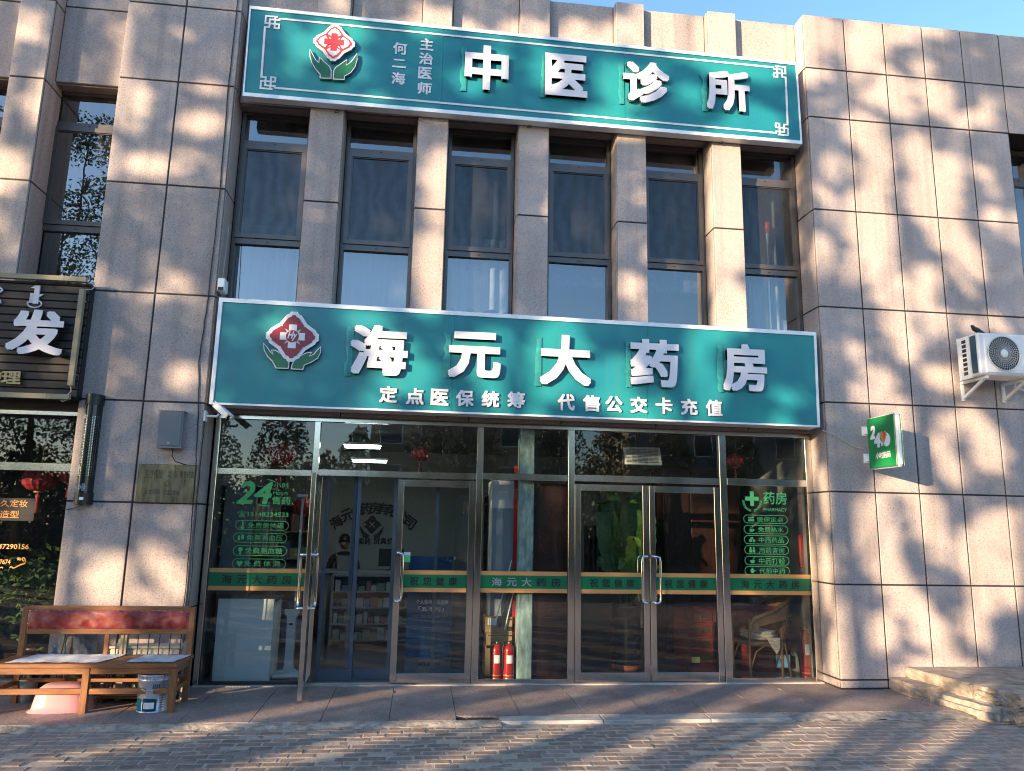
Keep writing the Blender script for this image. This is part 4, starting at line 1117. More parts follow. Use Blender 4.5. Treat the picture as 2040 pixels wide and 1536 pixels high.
def cctv(label, loc, rz, tilt, L=0.24, mount=0.12):
    t = thing('security_camera', label, 'security camera', loc, rz)
    m = MB(); m.box(-0.02, 0.0, -0.04, 0.04, -0.06, 0.06); m.build('base_plate', M['white'], t)
    m = MB(); m.tube([(0, 0, 0), (mount, 0, 0.0), (mount+0.02, 0, 0.03)], 0.014, 8); m.build('arm', M['white'], t)
    b = MB(); b.box(-L/2, L/2, -0.035, 0.035, -0.032, 0.032, c=0.008); b.box(-L/2-0.01, L/2+0.03, -0.041, 0.041, 0.033, 0.039); body = b.build('housing', M['white'], t)
    body.matrix_basis = Matrix.Translation((mount+0.05, 0, 0.07)) @ Matrix.Rotation(tilt[1], 4, 'Z') @ Matrix.Rotation(tilt[0], 4, 'Y')
    l = MB(); l.lathe([(0.0, 0.004), (0.026, 0.004), (0.028, 0.0)], n=14); o = l.build('lens', M['black'], body); o.location = (L/2+0.001, 0, -0.002); o.rotation_euler = (0, R(90), 0)
    return t
cctv('white security camera under the left end of the lower sign', (-2.51, -0.02, 2.965), R(-4), (R(38), R(-15)))
t = thing('security_camera', 'small white security camera on the window reveal above the left end of the lower sign', 'security camera', (-2.53, 0.08, 4.52))
m = MB(); m.box(0, 0.02, -0.04, 0.04, -0.07, 0.06); m.build('base_plate', M['black'], t)
m = MB(); m.box(0.02, 0.105, -0.16, 0.0, -0.055, 0.105, c=0.01); hs_ = m.build('housing', M['white_alu'], t)
m = MB(); m.box(0.03, 0.095, -0.165, -0.1605, -0.05, -0.01); m.build('lens', M['black'], hs_)
m = MB(); m.tube([(0.03, -0.02, 0.1), (0.035, 0.0, 0.35), (0.03, 0.06, 0.85)], 0.005, 5); m.build('cable', M['pale_cable'], t)

# air conditioner on its brackets
AX0, AX1, AY0, AY1, AZ0, AZ1 = 6.95, 7.77, -0.50, -0.16, 3.77, 4.315
t = thing('air_conditioner', 'white outdoor air conditioner unit on brackets high on the right wall', 'air conditioner')
m = MB(); m.box(AX0, AX1, AY0, AY1, AZ0, AZ1, c=0.018); m.build('casing', M['white'], t)
m = MB(); m.box(AX0-0.012, AX0+0.002, AY0+0.04, AY0+0.13, AZ0+0.03, AZ1-0.03); m.build('dark_strip', M['navy'], t)
sm = MB(); sm.box(AX0-0.016, AX0+0.004, AY0+0.145, AY1+0.02, AZ0-0.02, AZ1-0.01); sm.build('side_cover', M['white'], t)
for k in range(8):
    m = MB(); zz = AZ0+0.03+k*0.06; m.box(AX0-0.020, AX0-0.014, AY0+0.20, AY1-0.07, zz, zz+0.042); m.build('vent_slot', M['black'], t)
fcx, fcz, fr_ = AX0+0.325, (AZ0+AZ1)/2+0.005, 0.222
m = MB(); m.box(fcx-0.25, fcx+0.25, AY0-0.012, AY0+0.004, AZ0+0.025, AZ1-0.025, c=0.006); m.build('fan_panel', M['white'], t)
m = MB(); m.prism([(fcx+fr_*math.cos(a*math.pi/20), fcz+fr_*math.sin(a*math.pi/20)) for a in range(40)], (0, AY0-0.0125, 0), X3, Z3, NF, 0.001); m.build('fan_opening', M['black'], t)
gm = MB()
for k in range(36):
    pts = []
    for j in range(7):
        f = j/6; rr = 0.05+(fr_-0.05)*f; a = 2*math.pi*k/36 + 0.55*math.sin(f*2.4)
        pts.append((fcx+rr*math.cos(a), AY0-0.03+0.006*f, fcz+rr*math.sin(a)))
    gm.tube(pts, 0.0017, 4)
for rr in (0.085, 0.11, 0.135, 0.16, 0.185, fr_):
    gm.tube([(fcx+rr*math.cos(2*math.pi*k/40), AY0-0.028, fcz+rr*math.sin(2*math.pi*k/40)) for k in range(41)], 0.0013 if rr < fr_ else 0.006, 4)
gm.build('fan_grille', M['white'], t)
m = MB(); m.lathe([(0.0, 0.012), (0.04, 0.010), (0.052, 0.0)], n=24); o = m.build('fan_hub', M['white'], t); o.location = (fcx, AY0-0.032, fcz); o.rotation_euler = (R(90), 0, 0)
for xx in (AX0+0.11, AX1-0.12):
    m = MB(); m.box(xx-0.02, xx+0.02, AY0+0.03, -0.001, AZ0-0.04, AZ0-0.005); m.box(xx-0.02, xx+0.02, -0.02, -0.001, AZ0-0.26, AZ0-0.041)
    m.bar((xx, -0.02, AZ0-0.23), (xx, AY0+0.10, AZ0-0.04), 0.03, 0.03); m.build('bracket', M['white'], t)
m = MB(); m.tube([(AX1-0.05, AY1, AZ0+0.1), (AX1+0.02, -0.05, AZ0-0.05), (AX1+0.25, -0.03, AZ0-0.12), (AX1+0.8, -0.03, AZ0-0.1)], 0.014, 8); m.build('pipe', M['white'], t)

# bird on the unit
def skin_body(name, joints, edges, ma, parent=None, sub=2):
    me = bpy.data.meshes.new(name); me.from_pydata([j[0] for j in joints], edges, [])
    o = bpy.data.objects.new(name, me); COL.objects.link(o)
    if parent is not None: o.parent = parent
    sk = o.modifiers.new('skin', 'SKIN'); sk.use_smooth_shade = True
    lay = me.skin_vertices[0].data if me.skin_vertices else None
    if lay is None:
        bm = bmesh.new(); bm.from_mesh(me); bm.verts.layers.skin.verify(); bm.to_mesh(me); bm.free(); lay = me.skin_vertices[0].data
    for i, j in enumerate(joints):
        r = j[1]; lay[i].radius = r if isinstance(r, tuple) else (r, r); lay[i].use_root = (i == 0)
    ss = o.modifiers.new('sub', 'SUBSURF'); ss.levels = sub; ss.render_levels = sub
    me.materials.append(ma)
    return o
bd = thing('bird', 'small dark bird perched on the top of the air conditioner unit', 'bird', (AX0+0.07, -0.38, AZ1), R(10))
skin_body('bird_body', [((0.02, 0, 0.06), 0.036), ((0.075, 0, 0.055), 0.026), ((0.16, 0, 0.035), (0.012, 0.006)), ((0.26, 0, 0.01), (0.012, 0.003)), ((-0.02, 0, 0.085), 0.028), ((-0.04, 0, 0.115), 0.022), ((-0.062, 0, 0.112), 0.007), ((-0.078, 0, 0.106), 0.002)],
          [(0, 1), (1, 2), (2, 3), (0, 4), (4, 5), (5, 6), (6, 7)], mat('bird_feathers', (0.03, 0.025, 0.028), 0.6, var=0.3, scale=30), bd)
for s in (-0.012, 0.012):
    m = MB(); m.tube([(0.01, s, 0.035), (0.0, s, 0.015), (0.003, s, 0.0), (-0.02, s*1.4, 0.001)], 0.0025, 5); m.build('leg', M['black'], bd)
    m = MB(); m.lathe([(0.0, 0.003), (0.004, 0.0), (0.0, -0.003)], n=8); o = m.build('eye', M['chrome'], bd); o.location = (-0.05, s*1.6, 0.12)

# loose cables on the facade
def cable(label, pts, r=0.006, ma='cable'):
    m = MB(); m.tube(pts, r, 6); return tag(m.build('cable', M[ma]), label, 'cable')
def wav(pts, n=8, amp=0.004):
    out = []
    for (a, b) in zip(pts[:-1], pts[1:]):
        for k in range(n):
            f = k/n; out.append(tuple(a[i]+(b[i]-a[i])*f+RND.uniform(-amp, amp)*(i != 1) for i in range(3)))
    return out+[pts[-1]]
cable('thin black cable hanging down the right edge of the left pillar beside the plaque', wav([(-2.60, -0.012, 8.9), (-2.62, -0.012, 7.2), (-2.605, -0.012, 5.6), (-2.62, -0.012, 4.4), (-2.655, -0.012, 3.6), (-2.60, -0.012, 2.9), (-2.57, -0.04, 2.3), (-2.56, -0.012, 1.5), (-2.57, -0.012, 0.6)]), 0.007)
cable('black cable running down the corner of the left pillar near the shopfront', wav([(-2.525, -0.01, 3.0), (-2.53, -0.012, 2.0), (-2.515, -0.012, 1.2), (-2.53, -0.012, 0.3)]), 0.006)
cable('short pale cable from the lower sign to the green light box', wav([(5.05, -0.02, 3.05), (5.25, -0.012, 2.98), (5.45, -0.012, 2.86), (5.6, -0.03, 2.83)], 4), 0.006, 'pale_cable')
for i, (lb, px, pz, yy) in enumerate((('bent wire end on the first pier below the upper sign', -1.30, 7.0, 0.11), ('bent wire end on the third pier below the upper sign', 1.21, 7.0, 0.11), ('bent wire end on the fifth pier below the upper sign', 3.86, 7.0, 0.11))):
    cable(lb, [(px, yy, pz), (px+0.02, yy-0.03, pz+0.01), (px+0.05, yy-0.035, pz-0.01), (px+0.03, yy-0.03, pz-0.03), (px-0.01, yy-0.02, pz-0.02)], 0.005)
w = MB()
for k in range(26):
    x = 6.0+0.25*RND.random(); h = RND.uniform(0.02, 0.14); l = RND.uniform(-0.06, 0.06)
    w.add([(x-0.003, 0.15, 9.0), (x+0.003, 0.15, 9.0), (x+l, 0.15+RND.uniform(-0.03, 0.03), 9.02+h)], [(0, 1, 2)])
    c = (x+l, 0.15, 9.02+h); w.add([(c[0]-0.012, c[1], c[2]), (c[0], c[1]-0.008, c[2]-0.008), (c[0]+0.014, c[1], c[2]+0.004), (c[0], c[1]+0.008, c[2]+0.01)], [(0, 1, 2, 3)])
tag(w.build('weeds', M['leaf2']), 'thin weeds growing on the roof edge of the right wing', 'weeds', kind='stuff')

# =================================================================== STREET THINGS
# stone steps at the right
t = thing('stone_steps', 'worn stone steps and landing beside the right granite wall', 'steps')
def rough_block(x0, x1, y0, y1, z0, z1, n=8, amp=0.006, name='step', ma='step_stone', c=0.012, shear=0.0):
    bm = bmesh.new(); bmesh.ops.create_cube(bm, size=1.0)
    for v in bm.verts: v.co = ((x0+x1)/2+v.co.x*(x1-x0), (y0+y1)/2+v.co.y*(y1-y0), (z0+z1)/2+v.co.z*(z1-z0))
    bmesh.ops.bevel(bm, geom=bm.edges[:], offset=c, segments=2, affect='EDGES')
    bmesh.ops.subdivide_edges(bm, edges=[e for e in bm.edges if e.calc_length() > 0.1], cuts=n, use_grid_fill=True)
    for v in bm.verts:
        v.co.x += RND.uniform(-amp, amp) + shear*(y1-v.co.y); v.co.y += RND.uniform(-amp, amp); v.co.z += RND.uniform(-amp, amp)*0.4
    me = bpy.data.meshes.new(name); bm.to_mesh(me); bm.free(); me.materials.append(M[ma])
    o = bpy.data.objects.new(name, me); COL.objects.link(o); o.parent = t; return o
rough_block(5.745, 6.25, -0.60, 0.0, -0.12, 0.052, 6, 0.007)
rough_block(5.80, 6.4, -1.50, -0.605, -0.14, 0.02, 9, 0.016, shear=0.13, ma='mortar', c=0.05)
rough_block(5.955, 9.5, -1.0, 0.0, -0.12, 0.172, 9, 0.008, shear=0.1, c=0.01)
rough_block(6.06, 9.6, -1.62, -1.005, -0.14, 0.165, 12, 0.018, shear=0.12, c=0.045)
rough_block(6.30, 9.6, -2.0, -1.56, -0.2, -0.02, 8, 0.02, shear=0.1, ma='mortar', c=0.06)

# bench with a red padded back
bn = thing('bench', 'wooden bench with a red studded padded backrest at the foot of the left pillar', 'bench')
W, WV = M['wood'], M['wood_v']
ZG = -0.10
for x in (-4.06, -3.195, -2.375):
    m = MB(); m.box(x-0.033, x+0.033, -0.82, -0.762, ZG, 0.33, c=0.004); m.build('leg', WV, bn)
for x in (-4.045, -2.375):
    m = MB(); m.bar((x, -0.335, ZG), (x, -0.325, 0.86), 0.055, 0.05, up=(0, 1, 0)); m.build('back_post', WV, bn)
for z0, z1, y0, y1, xa, xb in ((0.272, 0.332, -0.812, -0.775, -4.09, -2.41), (0.272, 0.332, -0.37, -0.335, -4.02, -2.40)):
    m = MB(); m.box(xa, xb, y0, y1, z0, z1, c=0.003); m.build('apron', W, bn)
for xa, xb in ((-4.027, -3.23), (-3.16, -2.41)):
    m = MB(); m.box(xa, xb, -0.808, -0.775, 0.085, 0.138, c=0.003); m.build('stretcher', W, bn)
m = MB(); m.box(-4.02, -2.40, -0.35, -0.322, 0.11, 0.15, c=0.003); m.build('stretcher', W, bn)
for x in (-4.06, -2.375):
    for z0, z1 in ((0.272, 0.33), (0.09, 0.13)):
        m = MB(); m.box(x-0.016, x+0.016, -0.76, -0.36, z0, z1); m.build('side_rail', W, bn)
for k, (y0, y1) in enumerate(((-0.835, -0.70), (-0.697, -0.56), (-0.557, -0.42), (-0.417, -0.285))):
    m = MB(); m.box(-4.11, -2.335, y0, y1, 0.334, 0.372+RND.uniform(-0.001, 0.001), c=0.004); m.build('seat_board', W, bn)
for z0, z1 in ((0.585, 0.64), (0.825, 0.87)):
    m = MB(); m.box(-4.018, -2.402, -0.35, -0.305, z0, z1, c=0.004); m.build('back_rail', W, bn)
m = MB(); m.box(-3.235, -3.19, -0.345, -0.31, 0.374, 0.584, c=0.003); m.build('back_strut', WV, bn)
bm = bmesh.new(); bmesh.ops.create_grid(bm, x_segments=60, y_segments=10, size=0.5)
for v in bm.verts:
    u, w_ = v.co.x, v.co.y
    e = max(0.0, 1-max(abs(u)*2, 0)**14)*max(0.0, 1-(abs(w_)*2)**6)
    v.co = (-3.21+u*1.604, -0.352-0.022*e+RND.uniform(-0.0025, 0.0025)*e-0.006*e*math.sin(u*40+w_*9), 0.732+w_*0.186)
for f in bm.faces: f.smooth = True
me = bpy.data.meshes.new('backrest'); bm.to_mesh(me); bm.free()
rm_, nt, b_, out_ = new_mat('worn_red_leather'); N, L = nt.nodes, nt.links
geo = N.new('ShaderNodeNewGeometry'); nz = N.new('ShaderNodeTexNoise'); nz.inputs['Scale'].default_value = 9; nz.inputs['Detail'].default_value = 7
L.new(geo.outputs['Position'], nz.inputs['Vector']); rp = N.new('ShaderNodeValToRGB'); e = rp.color_ramp.elements
e[0].position = 0.36; e[0].color = rgb((0.14, 0.014, 0.014)); e[1].position = 0.68; e[1].color = rgb((0.34, 0.13, 0.11)); kk = e.new(0.5); kk.color = rgb((0.27, 0.035, 0.03))
L.new(nz.outputs['Fac'], rp.inputs['Fac']); L.new(rp.outputs['Color'], b_.inputs['Base Color']); b_.inputs['Roughness'].default_value = 0.4
bp = N.new('ShaderNodeBump'); bp.inputs['Strength'].default_value = 0.4; bp.inputs['Distance'].default_value = 0.01; L.new(nz.outputs['Fac'], bp.inputs['Height']); L.new(bp.outputs[0], b_.inputs['Normal'])
me.materials.append(rm_); o = bpy.data.objects.new('backrest', me); COL.objects.link(o); o.parent = bn
sd = MB()
def stud(x, z):
    sd.lathe([(0.0055, 0.0), (0.004, 0.003), (0.0, 0.004)], n=6)
    for i in range(len(sd.v)-18, len(sd.v)):
        vx, vy, vz = sd.v[i]; sd.v[i] = (x+vx, -0.3535-vz, z+vy)
for k in range(28):
    x = -4.0+1.58*k/27; stud(x, 0.82); stud(x, 0.646)
for k in range(1, 4):
    for x in (-4.004, -2.416): stud(x, 0.646+0.0435*k)
sd.build('studs', M['chrome'], bn)
# slim iron rods in the open back
for k in range(7):
    x = -3.12+k*0.108
    m = MB(); m.tube([(x, -0.327, 0.374), (x, -0.327, 0.585)], 0.006, 6); m.build('back_rod', M['black'], bn)

def sheet(label, x0, x1, y0, y1, z, sk=0.0):
    bm = bmesh.new(); bmesh.ops.create_grid(bm, x_segments=40, y_segments=14, size=0.5)
    for v in bm.verts:
        u, w_ = v.co.x, v.co.y
        ed = RND.uniform(-0.012, 0.012) if (abs(u) > 0.49 or abs(w_) > 0.49) else 0
        v.co = ((x0+x1)/2+u*(x1-x0)+ed+sk*w_, (y0+y1)/2+w_*(y1-y0)+ed, z+0.005+0.002*math.sin(u*23+w_*5)+0.002*math.sin(w_*9+u*7)+RND.uniform(0, 0.0012))
    me = bpy.data.meshes.new('paper_sheet'); bm.to_mesh(me); bm.free(); me.materials.append(M['paper'])
    o = bpy.data.objects.new('paper_sheet', me); COL.objects.link(o); return tag(o, label, 'sheet', 'white sheets lying on the bench')
sheet('long white sheet lying on the left half of the bench seat', -3.93, -3.05, -0.78, -0.31, 0.374, 0.10)
sheet('shorter white sheet lying on the right end of the bench seat', -2.83, -2.37, -0.76, -0.36, 0.374, 0.06)

# pink basin upside down
pb = thing('basin', 'pink plastic basin turned upside down under the bench', 'basin', (-3.46, -0.60, ZG), R(4))
def basin_ring(z, a, b, n=28, e=3.2):
    return [(a*abs(math.cos(t))**(2/e)*(1 if math.cos(t) >= 0 else -1), b*abs(math.sin(t))**(2/e)*(1 if math.sin(t) >= 0 else -1), z) for t in [2*math.pi*k/n for k in range(n)]]
prof = [(0.0, 0.30, 0.205), (0.012, 0.30, 0.205), (0.014, 0.275, 0.185), (0.08, 0.262, 0.175), (0.16, 0.245, 0.160), (0.215, 0.222, 0.140), (0.245, 0.185, 0.110), (0.255, 0.12, 0.07)]
m = MB(); vs = []; n = 28
for z, a, b in prof: vs += basin_ring(z, a, b)
fs = [(i*n+j, i*n+(j+1) % n, (i+1)*n+(j+1) % n, (i+1)*n+j) for i in range(len(prof)-1) for j in range(n)]
fs.append(tuple(range((len(prof)-1)*n, len(prof)*n))); m.add(vs, fs, 0, True); m.build('bowl', M['pink'], pb)
m = MB(); m.tube([(0.305*math.cos(2*math.pi*k/24), 0.21*math.sin(2*math.pi*k/24), 0.006) for k in range(25)], 0.007, 6); m.build('rim', M['pink'], pb)

# paint bucket
bk = thing('paint_bucket', 'white and teal metal paint bucket standing under the right end of the bench', 'bucket', (-2.585, -0.66, ZG), R(0))
r1_, r0_ = 0.158, 0.148
m = MB(); m.lathe([(0.0, 0.006), (r0_, 0.006), (r0_+0.004, 0.0), (r0_+0.004, 0.012), (r0_, 0.016), (r0_+0.006, 0.30), (r1_+0.002, 0.305), (r1_, 0.31), (r1_, 0.345), (r1_+0.004, 0.35), (r1_+0.004, 0.36), (r1_-0.006, 0.362), (r1_-0.008, 0.34), (0.0, 0.34)], n=36)
m.build('can', M['tin'], bk)
def wrap(a0, a1, z0, z1, ma, name, r=0.0015, n=12, cut=0.0):
    m = MB(); vs = []
    for k in range(n+1):
        a = R(a0+(a1-a0)*k/n); rr0 = r0_+0.006*z0/0.30+r; rr1 = r0_+0.006*z1/0.30+r
        zt = z1+cut*k/n
        vs += [(rr0*math.sin(a), -rr0*math.cos(a), z0), (rr1*math.sin(a), -rr1*math.cos(a), zt)]
    m.add(vs, [(2*k, 2*k+2, 2*k+3, 2*k+1) for k in range(n)], 0, True); return m.build(name, ma, bk)
wrap(-95, -28, 0.02, 0.13, M['teal_label'], 'label_band', cut=0.008)
wrap(-24, 28, 0.02, 0.145, M['navy'], 'label_band', cut=-0.01)
wrap(-18, 20, 0.045, 0.105, M['print_white'], 'label_panel', 0.0025)
for k in range(7): wrap(36, 60, 0.05+0.022*k, 0.058+0.022*k, M['grey_plastic'], 'label_text', 0.002, 5)
for k in range(4): wrap(10+7*k, 14+7*k, 0.235, 0.275, M['navy'], 'label_text', 0.002, 3)
m = MB(); m.tube([(0.162*math.sin(R(a)), -0.162*math.cos(R(a))-0.004, 0.27-0.05*math.sin(math.pi*(a+85)/170.0)) for a in range(-85, 86, 10)], 0.003, 5); m.build('handle', M['chrome'], bk)
cs = MB()
for k in range(30):
    a = 2*math.pi*k/30; c_, s_ = (r1_+0.003)*math.cos(a), (r1_+0.003)*math.sin(a)
    cs.box(c_-0.005, c_+0.005, s_-0.005, s_+0.005, 0.322, 0.350)
cs.build('lid_crimps', M['tin'], bk)

# clutter behind the bench
def lumpy(name, label, cat, loc, dims, ma, seed=1, amp=0.12):
    rr = random.Random(seed); bm = bmesh.new(); bmesh.ops.create_icosphere(bm, subdivisions=4, radius=1.0)
    ph = [rr.uniform(0, 6) for _ in range(8)]
    for v in bm.verts:
        p = v.co.copy(); d = 1+amp*(math.sin(p.x*5+ph[0])*math.sin(p.y*4+ph[1])+math.sin(p.z*7+ph[2]+p.x*3)*0.6+math.sin(p.y*13+ph[3]+p.z*9)*0.35+math.sin(p.x*17+p.z*11+ph[4])*0.3)
        z = max(-0.92, p.z)
        v.co = (p.x*dims[0]*d, p.y*dims[1]*d, (z+0.92)*dims[2]*d)
    for f in bm.faces: f.smooth = True
    me = bpy.data.meshes.new(name); bm.to_mesh(me); bm.free(); me.materials.append(ma)
    o = bpy.data.objects.new(name, me); COL.objects.link(o); o.location = loc; return tag(o, label, cat)
lumpy('plastic_sack', 'crumpled silvery plastic sack standing behind the left half of the bench', 'sack', (-3.62, -0.12, -0.09), (0.24, 0.10, 0.34), M['sack'], 3)
lumpy('plastic_sack', 'low dark plastic sack on the ground behind the pink basin', 'sack', (-3.95, -0.12, -0.09), (0.14, 0.10, 0.17), mat('dark_sack', (0.04, 0.045, 0.05), 0.3, bump=0.5, bscale=14), 5)
t = thing('storage_crate', 'cream plastic crate with ribbed sides behind the right half of the bench', 'crate', (-2.85, -0.13, ZG+0.28))
cm = mat('cream_plastic', (0.52, 0.48, 0.38), 0.5, var=0.08)
m = MB(); m.box(-0.36, 0.36, -0.10, 0.10, 0, 0.24, c=0.012); m.build('body', cm, t)
for k in range(6):
    m = MB(); m.box(-0.31+0.112*k, -0.25+0.112*k, -0.115, -0.099, 0.03, 0.19, c=0.006); m.build('rib', cm, t)
m = MB(); m.box(-0.375, 0.375, -0.115, 0.11, 0.241, 0.27, c=0.008); m.build('lid', cm, t)
t = thing('shelf_rack', 'low iron rack with thin rods carrying the cream crate behind the bench', 'rack', (-2.85, -0.13, ZG))
for x in (-0.40, 0.40):
    m = MB(); m.box(x-0.014, x+0.014, -0.11, -0.085, 0.0, 0.60); m.build('post', M['grey_plastic'], t)
for k in range(22):
    x = -0.37+0.035*k; m = MB(); m.tube([(x, -0.095, 0.06), (x, -0.095, 0.272)], 0.004, 5); m.build('rod', M['black'], t)
m = MB(); m.box(-0.38, 0.38, -0.11, 0.10, 0.262, 0.278); m.box(-0.38, 0.38, -0.11, 0.10, 0.04, 0.055); m.build('tray', M['black'], t)
t = thing('bucket', 'pale blue plastic bucket behind the left leg of the bench', 'bucket', (-3.98, -0.25, ZG))
m = MB(); m.lathe([(0.0, 0.002), (0.085, 0.0), (0.105, 0.22), (0.112, 0.225), (0.108, 0.235), (0.098, 0.22), (0.08, 0.01), (0, 0.01)], n=24); m.build('pail', mat('pale_blue_plastic', (0.45, 0.62, 0.66), 0.4), t)
m = MB(); m.tube([(0.108*math.cos(R(a)), -0.108*math.sin(R(a)), 0.225-0.02*math.sin(R(a))) for a in range(0, 181, 15)], 0.003, 5); m.build('handle', M['chrome'], t)
for i, (x, lb) in enumerate(((-3.70, 'left of two thin wooden poles leaning behind the bench'), (-3.62, 'right of two thin wooden poles leaning behind the bench'))):
    m = MB(); m.tube([(x-0.02, -0.28, ZG), (x+0.01, -0.18, 0.62)], 0.009, 7); tag(m.build('wooden_pole', WV), lb, 'pole')
m = MB(); m.box(-3.10, -3.03, -0.28, -0.22, ZG, 0.6, c=0.004); tag(m.build('wooden_post', mat('pale_wood', (0.42, 0.34, 0.24), 0.7, var=0.15)), 'pale square wooden post standing behind the middle of the bench', 'post')
t = thing('pallet', 'low wooden pallet with flattened boxes under the bench', 'pallet', (-2.92, -0.22, ZG))
for k in range(4):
    m = MB(); m.box(-0.32, 0.26, -0.16+0.08*k, -0.10+0.08*k, 0.05, 0.065); m.build('board', W, t)
for x in (-0.28, 0.22):
    m = MB(); m.box(x-0.02, x+0.02, -0.16, 0.14, 0.0, 0.049); m.build('bearer', W, t)
m = MB(); m.box(-3.22, -2.72, -0.36, -0.10, -0.033, -0.012, c=0.004); tag(m.build('flattened_box', M['cardboard']), 'flattened cardboard box lying on the pallet under the bench', 'box')

# =================================================================== INSIDE THE SHOP
FL = -0.068
def at(px, py, Y): return FY(px, py, Y)
# white counter board behind the left pane
x0, x1, z0, z1 = rectY(437, 1192, 541, 1362, 0.62)
t = thing('display_counter', 'plain white board fronted counter behind the left fixed pane', 'counter')
m = MB(); m.box(x0, x1-0.03, 0.58, 0.60, FL, z1, c=0.003); m.build('front_board', M['white'], t)
m = MB(); m.box(x0-0.02, x1-0.01, 0.601, 1.10, z1-0.03, z1); m.build('counter_top', M['blue_frame'], t)
m = MB(); m.box(x0, x0+0.02, 0.601, 1.09, FL, z1-0.031); m.box(x1-0.05, x1-0.03, 0.601, 1.09, FL, z1-0.031); m.build('side_board', M['white'], t)
# height scale
c = at(572, 1352, 0.80); hx = c[0]
t = thing('height_scale', 'pale grey standing height and weight scale with a slim pole behind the left pane', 'scale', (hx, 0.80, FL))
gp = mat('pale_grey_plastic', (0.50, 0.53, 0.54), 0.45)
m = MB(); m.box(-0.17, 0.19, -0.14, 0.20, 0.0, 0.05, c=0.02); m.build('platform', gp, t)
m = MB()
m.prism([(-0.10, 0.05), (0.10, 0.05), (0.06, 0.09), (0.048, 0.14), (0.05, 0.62), (0.06, 0.70), (0.085, 0.74), (0.09, 0.78), (-0.09, 0.78), (-0.085, 0.74), (-0.06, 0.70), (-0.05, 0.62), (-0.048, 0.14), (-0.06, 0.09)], (0, 0.10, 0), X3, Z3, NF, 0.09); m.build('column_body', gp, t)
m = MB(); m.box(-0.02, 0.02, 0.003, 0.0095, 0.60, 0.625); m.build('display', M['black'], t)
m = MB(); m.tube([(0.03, 0.05, 0.78), (0.03, 0.05, 2.16)], 0.016, 8); m.build('pole', gp, t)
m = MB(); m.box(-0.03, 0.09, -0.05, 0.08, 2.15, 2.19, c=0.01); m.build('head_piece', gp, t)

# medicine shelves and goods
boxcols = [mat('carton_white', (0.30, 0.30, 0.29), 0.5), mat('carton_green', (0.10, 0.17, 0.12), 0.5), mat('carton_blue', (0.10, 0.13, 0.19), 0.5), mat('carton_red', (0.18, 0.08, 0.07), 0.5), mat('carton_yellow', (0.24, 0.21, 0.13), 0.5)]
def shelf(label, x, y, w, d, h, n, rz=0.0, goods=True, seed=1):
    rr = random.Random(seed)
    t = thing('shelf_unit', label, 'shelf', (x, y, FL), rz)
    f = MB(); f.box(-w/2, -w/2+0.03, -d/2, d/2, 0, h); f.box(w/2-0.03, w/2, -d/2, d/2, 0, h); f.box(-w/2+0.03, w/2-0.03, d/2-0.02, d/2, 0, h)
    f.build('side_board', M['wall_in'], t)
    gs = [MB() for _ in boxcols]
    for k in range(n):
        zz = 0.08+(h-0.1)*k/(n-1) if n > 1 else 0.1
        m = MB(); m.box(-w/2+0.031, w/2-0.031, -d/2, d/2-0.021, zz, zz+0.02); m.build('shelf_board', M['wall_in'], t)
        if goods and k < n-1:
            xx = -w/2+0.05; gap = (h-0.1)/(n-1)-0.05
            while xx < w/2-0.14:
                bw = rr.uniform(0.05, 0.12); bh = rr.uniform(0.35, 0.95)*gap
                if rr.random() < 0.85: gs[rr.choice([0, 0, 0, 1, 2, 3, 4])].box(xx, xx+bw, -d/2+0.03, d/2-0.06, zz+0.0205, zz+0.02+bh)
                xx += bw+rr.uniform(0.004, 0.03)
    for g_, mm in zip(gs, boxcols):
        if g_.v: tag(g_.build('medicine_boxes', mm, t), kind='stuff')
    return t
shelf('tall medicine shelf along the left inner wall', -2.25, 1.75, 1.9, 0.35, 2.3, 6, R(90), seed=3)
shelf('medicine shelf at the back left behind the height scale', -2.02, 3.1, 0.8, 0.4, 2.1, 6, 0, seed=4)
shelf('low goods shelf in front of the cashier counter', -0.55, 3.2, 1.5, 0.35, 1.05, 5, 0, seed=5)
shelf('narrow medicine shelf beside the white cabinet behind the middle pane', 0.74, 1.5, 0.5, 0.4, 2.25, 7, R(70), seed=6)
t = thing('counter', 'cashier counter at the back of the shop below the arched wall lettering', 'counter', (-0.5, 3.7, FL))
m = MB(); m.box(-1.0, 1.0, -0.25, 0.25, 0, 1.05); m.build('counter_body', M['wall_in'], t)
m = MB(); m.box(-1.05, 1.05, -0.3, 0.3, 1.051, 1.09); m.build('counter_top', M['grey_plastic'], t)
m = MB(); m.box(-0.78, -0.56, -0.2, -0.15, 1.095, 1.32); tag(m.build('counter_sign', M['wall_in']), 'small white sheet standing on the cashier counter', 'notice').location = (-0.5, 3.7, FL)
t = thing('monitor', 'dark computer monitor standing on the cashier counter', 'monitor', (-0.45, 3.72, FL+1.09))
m = MB(); m.box(-0.2, 0.2, -0.015, 0.015, 0.06, 0.34); m.build('screen', M['black'], t)
m = MB(); m.box(-0.08, 0.08, -0.06, 0.06, 0, 0.012); m.box(-0.015, 0.015, -0.01, 0.01, 0.0125, 0.059); m.build('stand', M['black'], t)
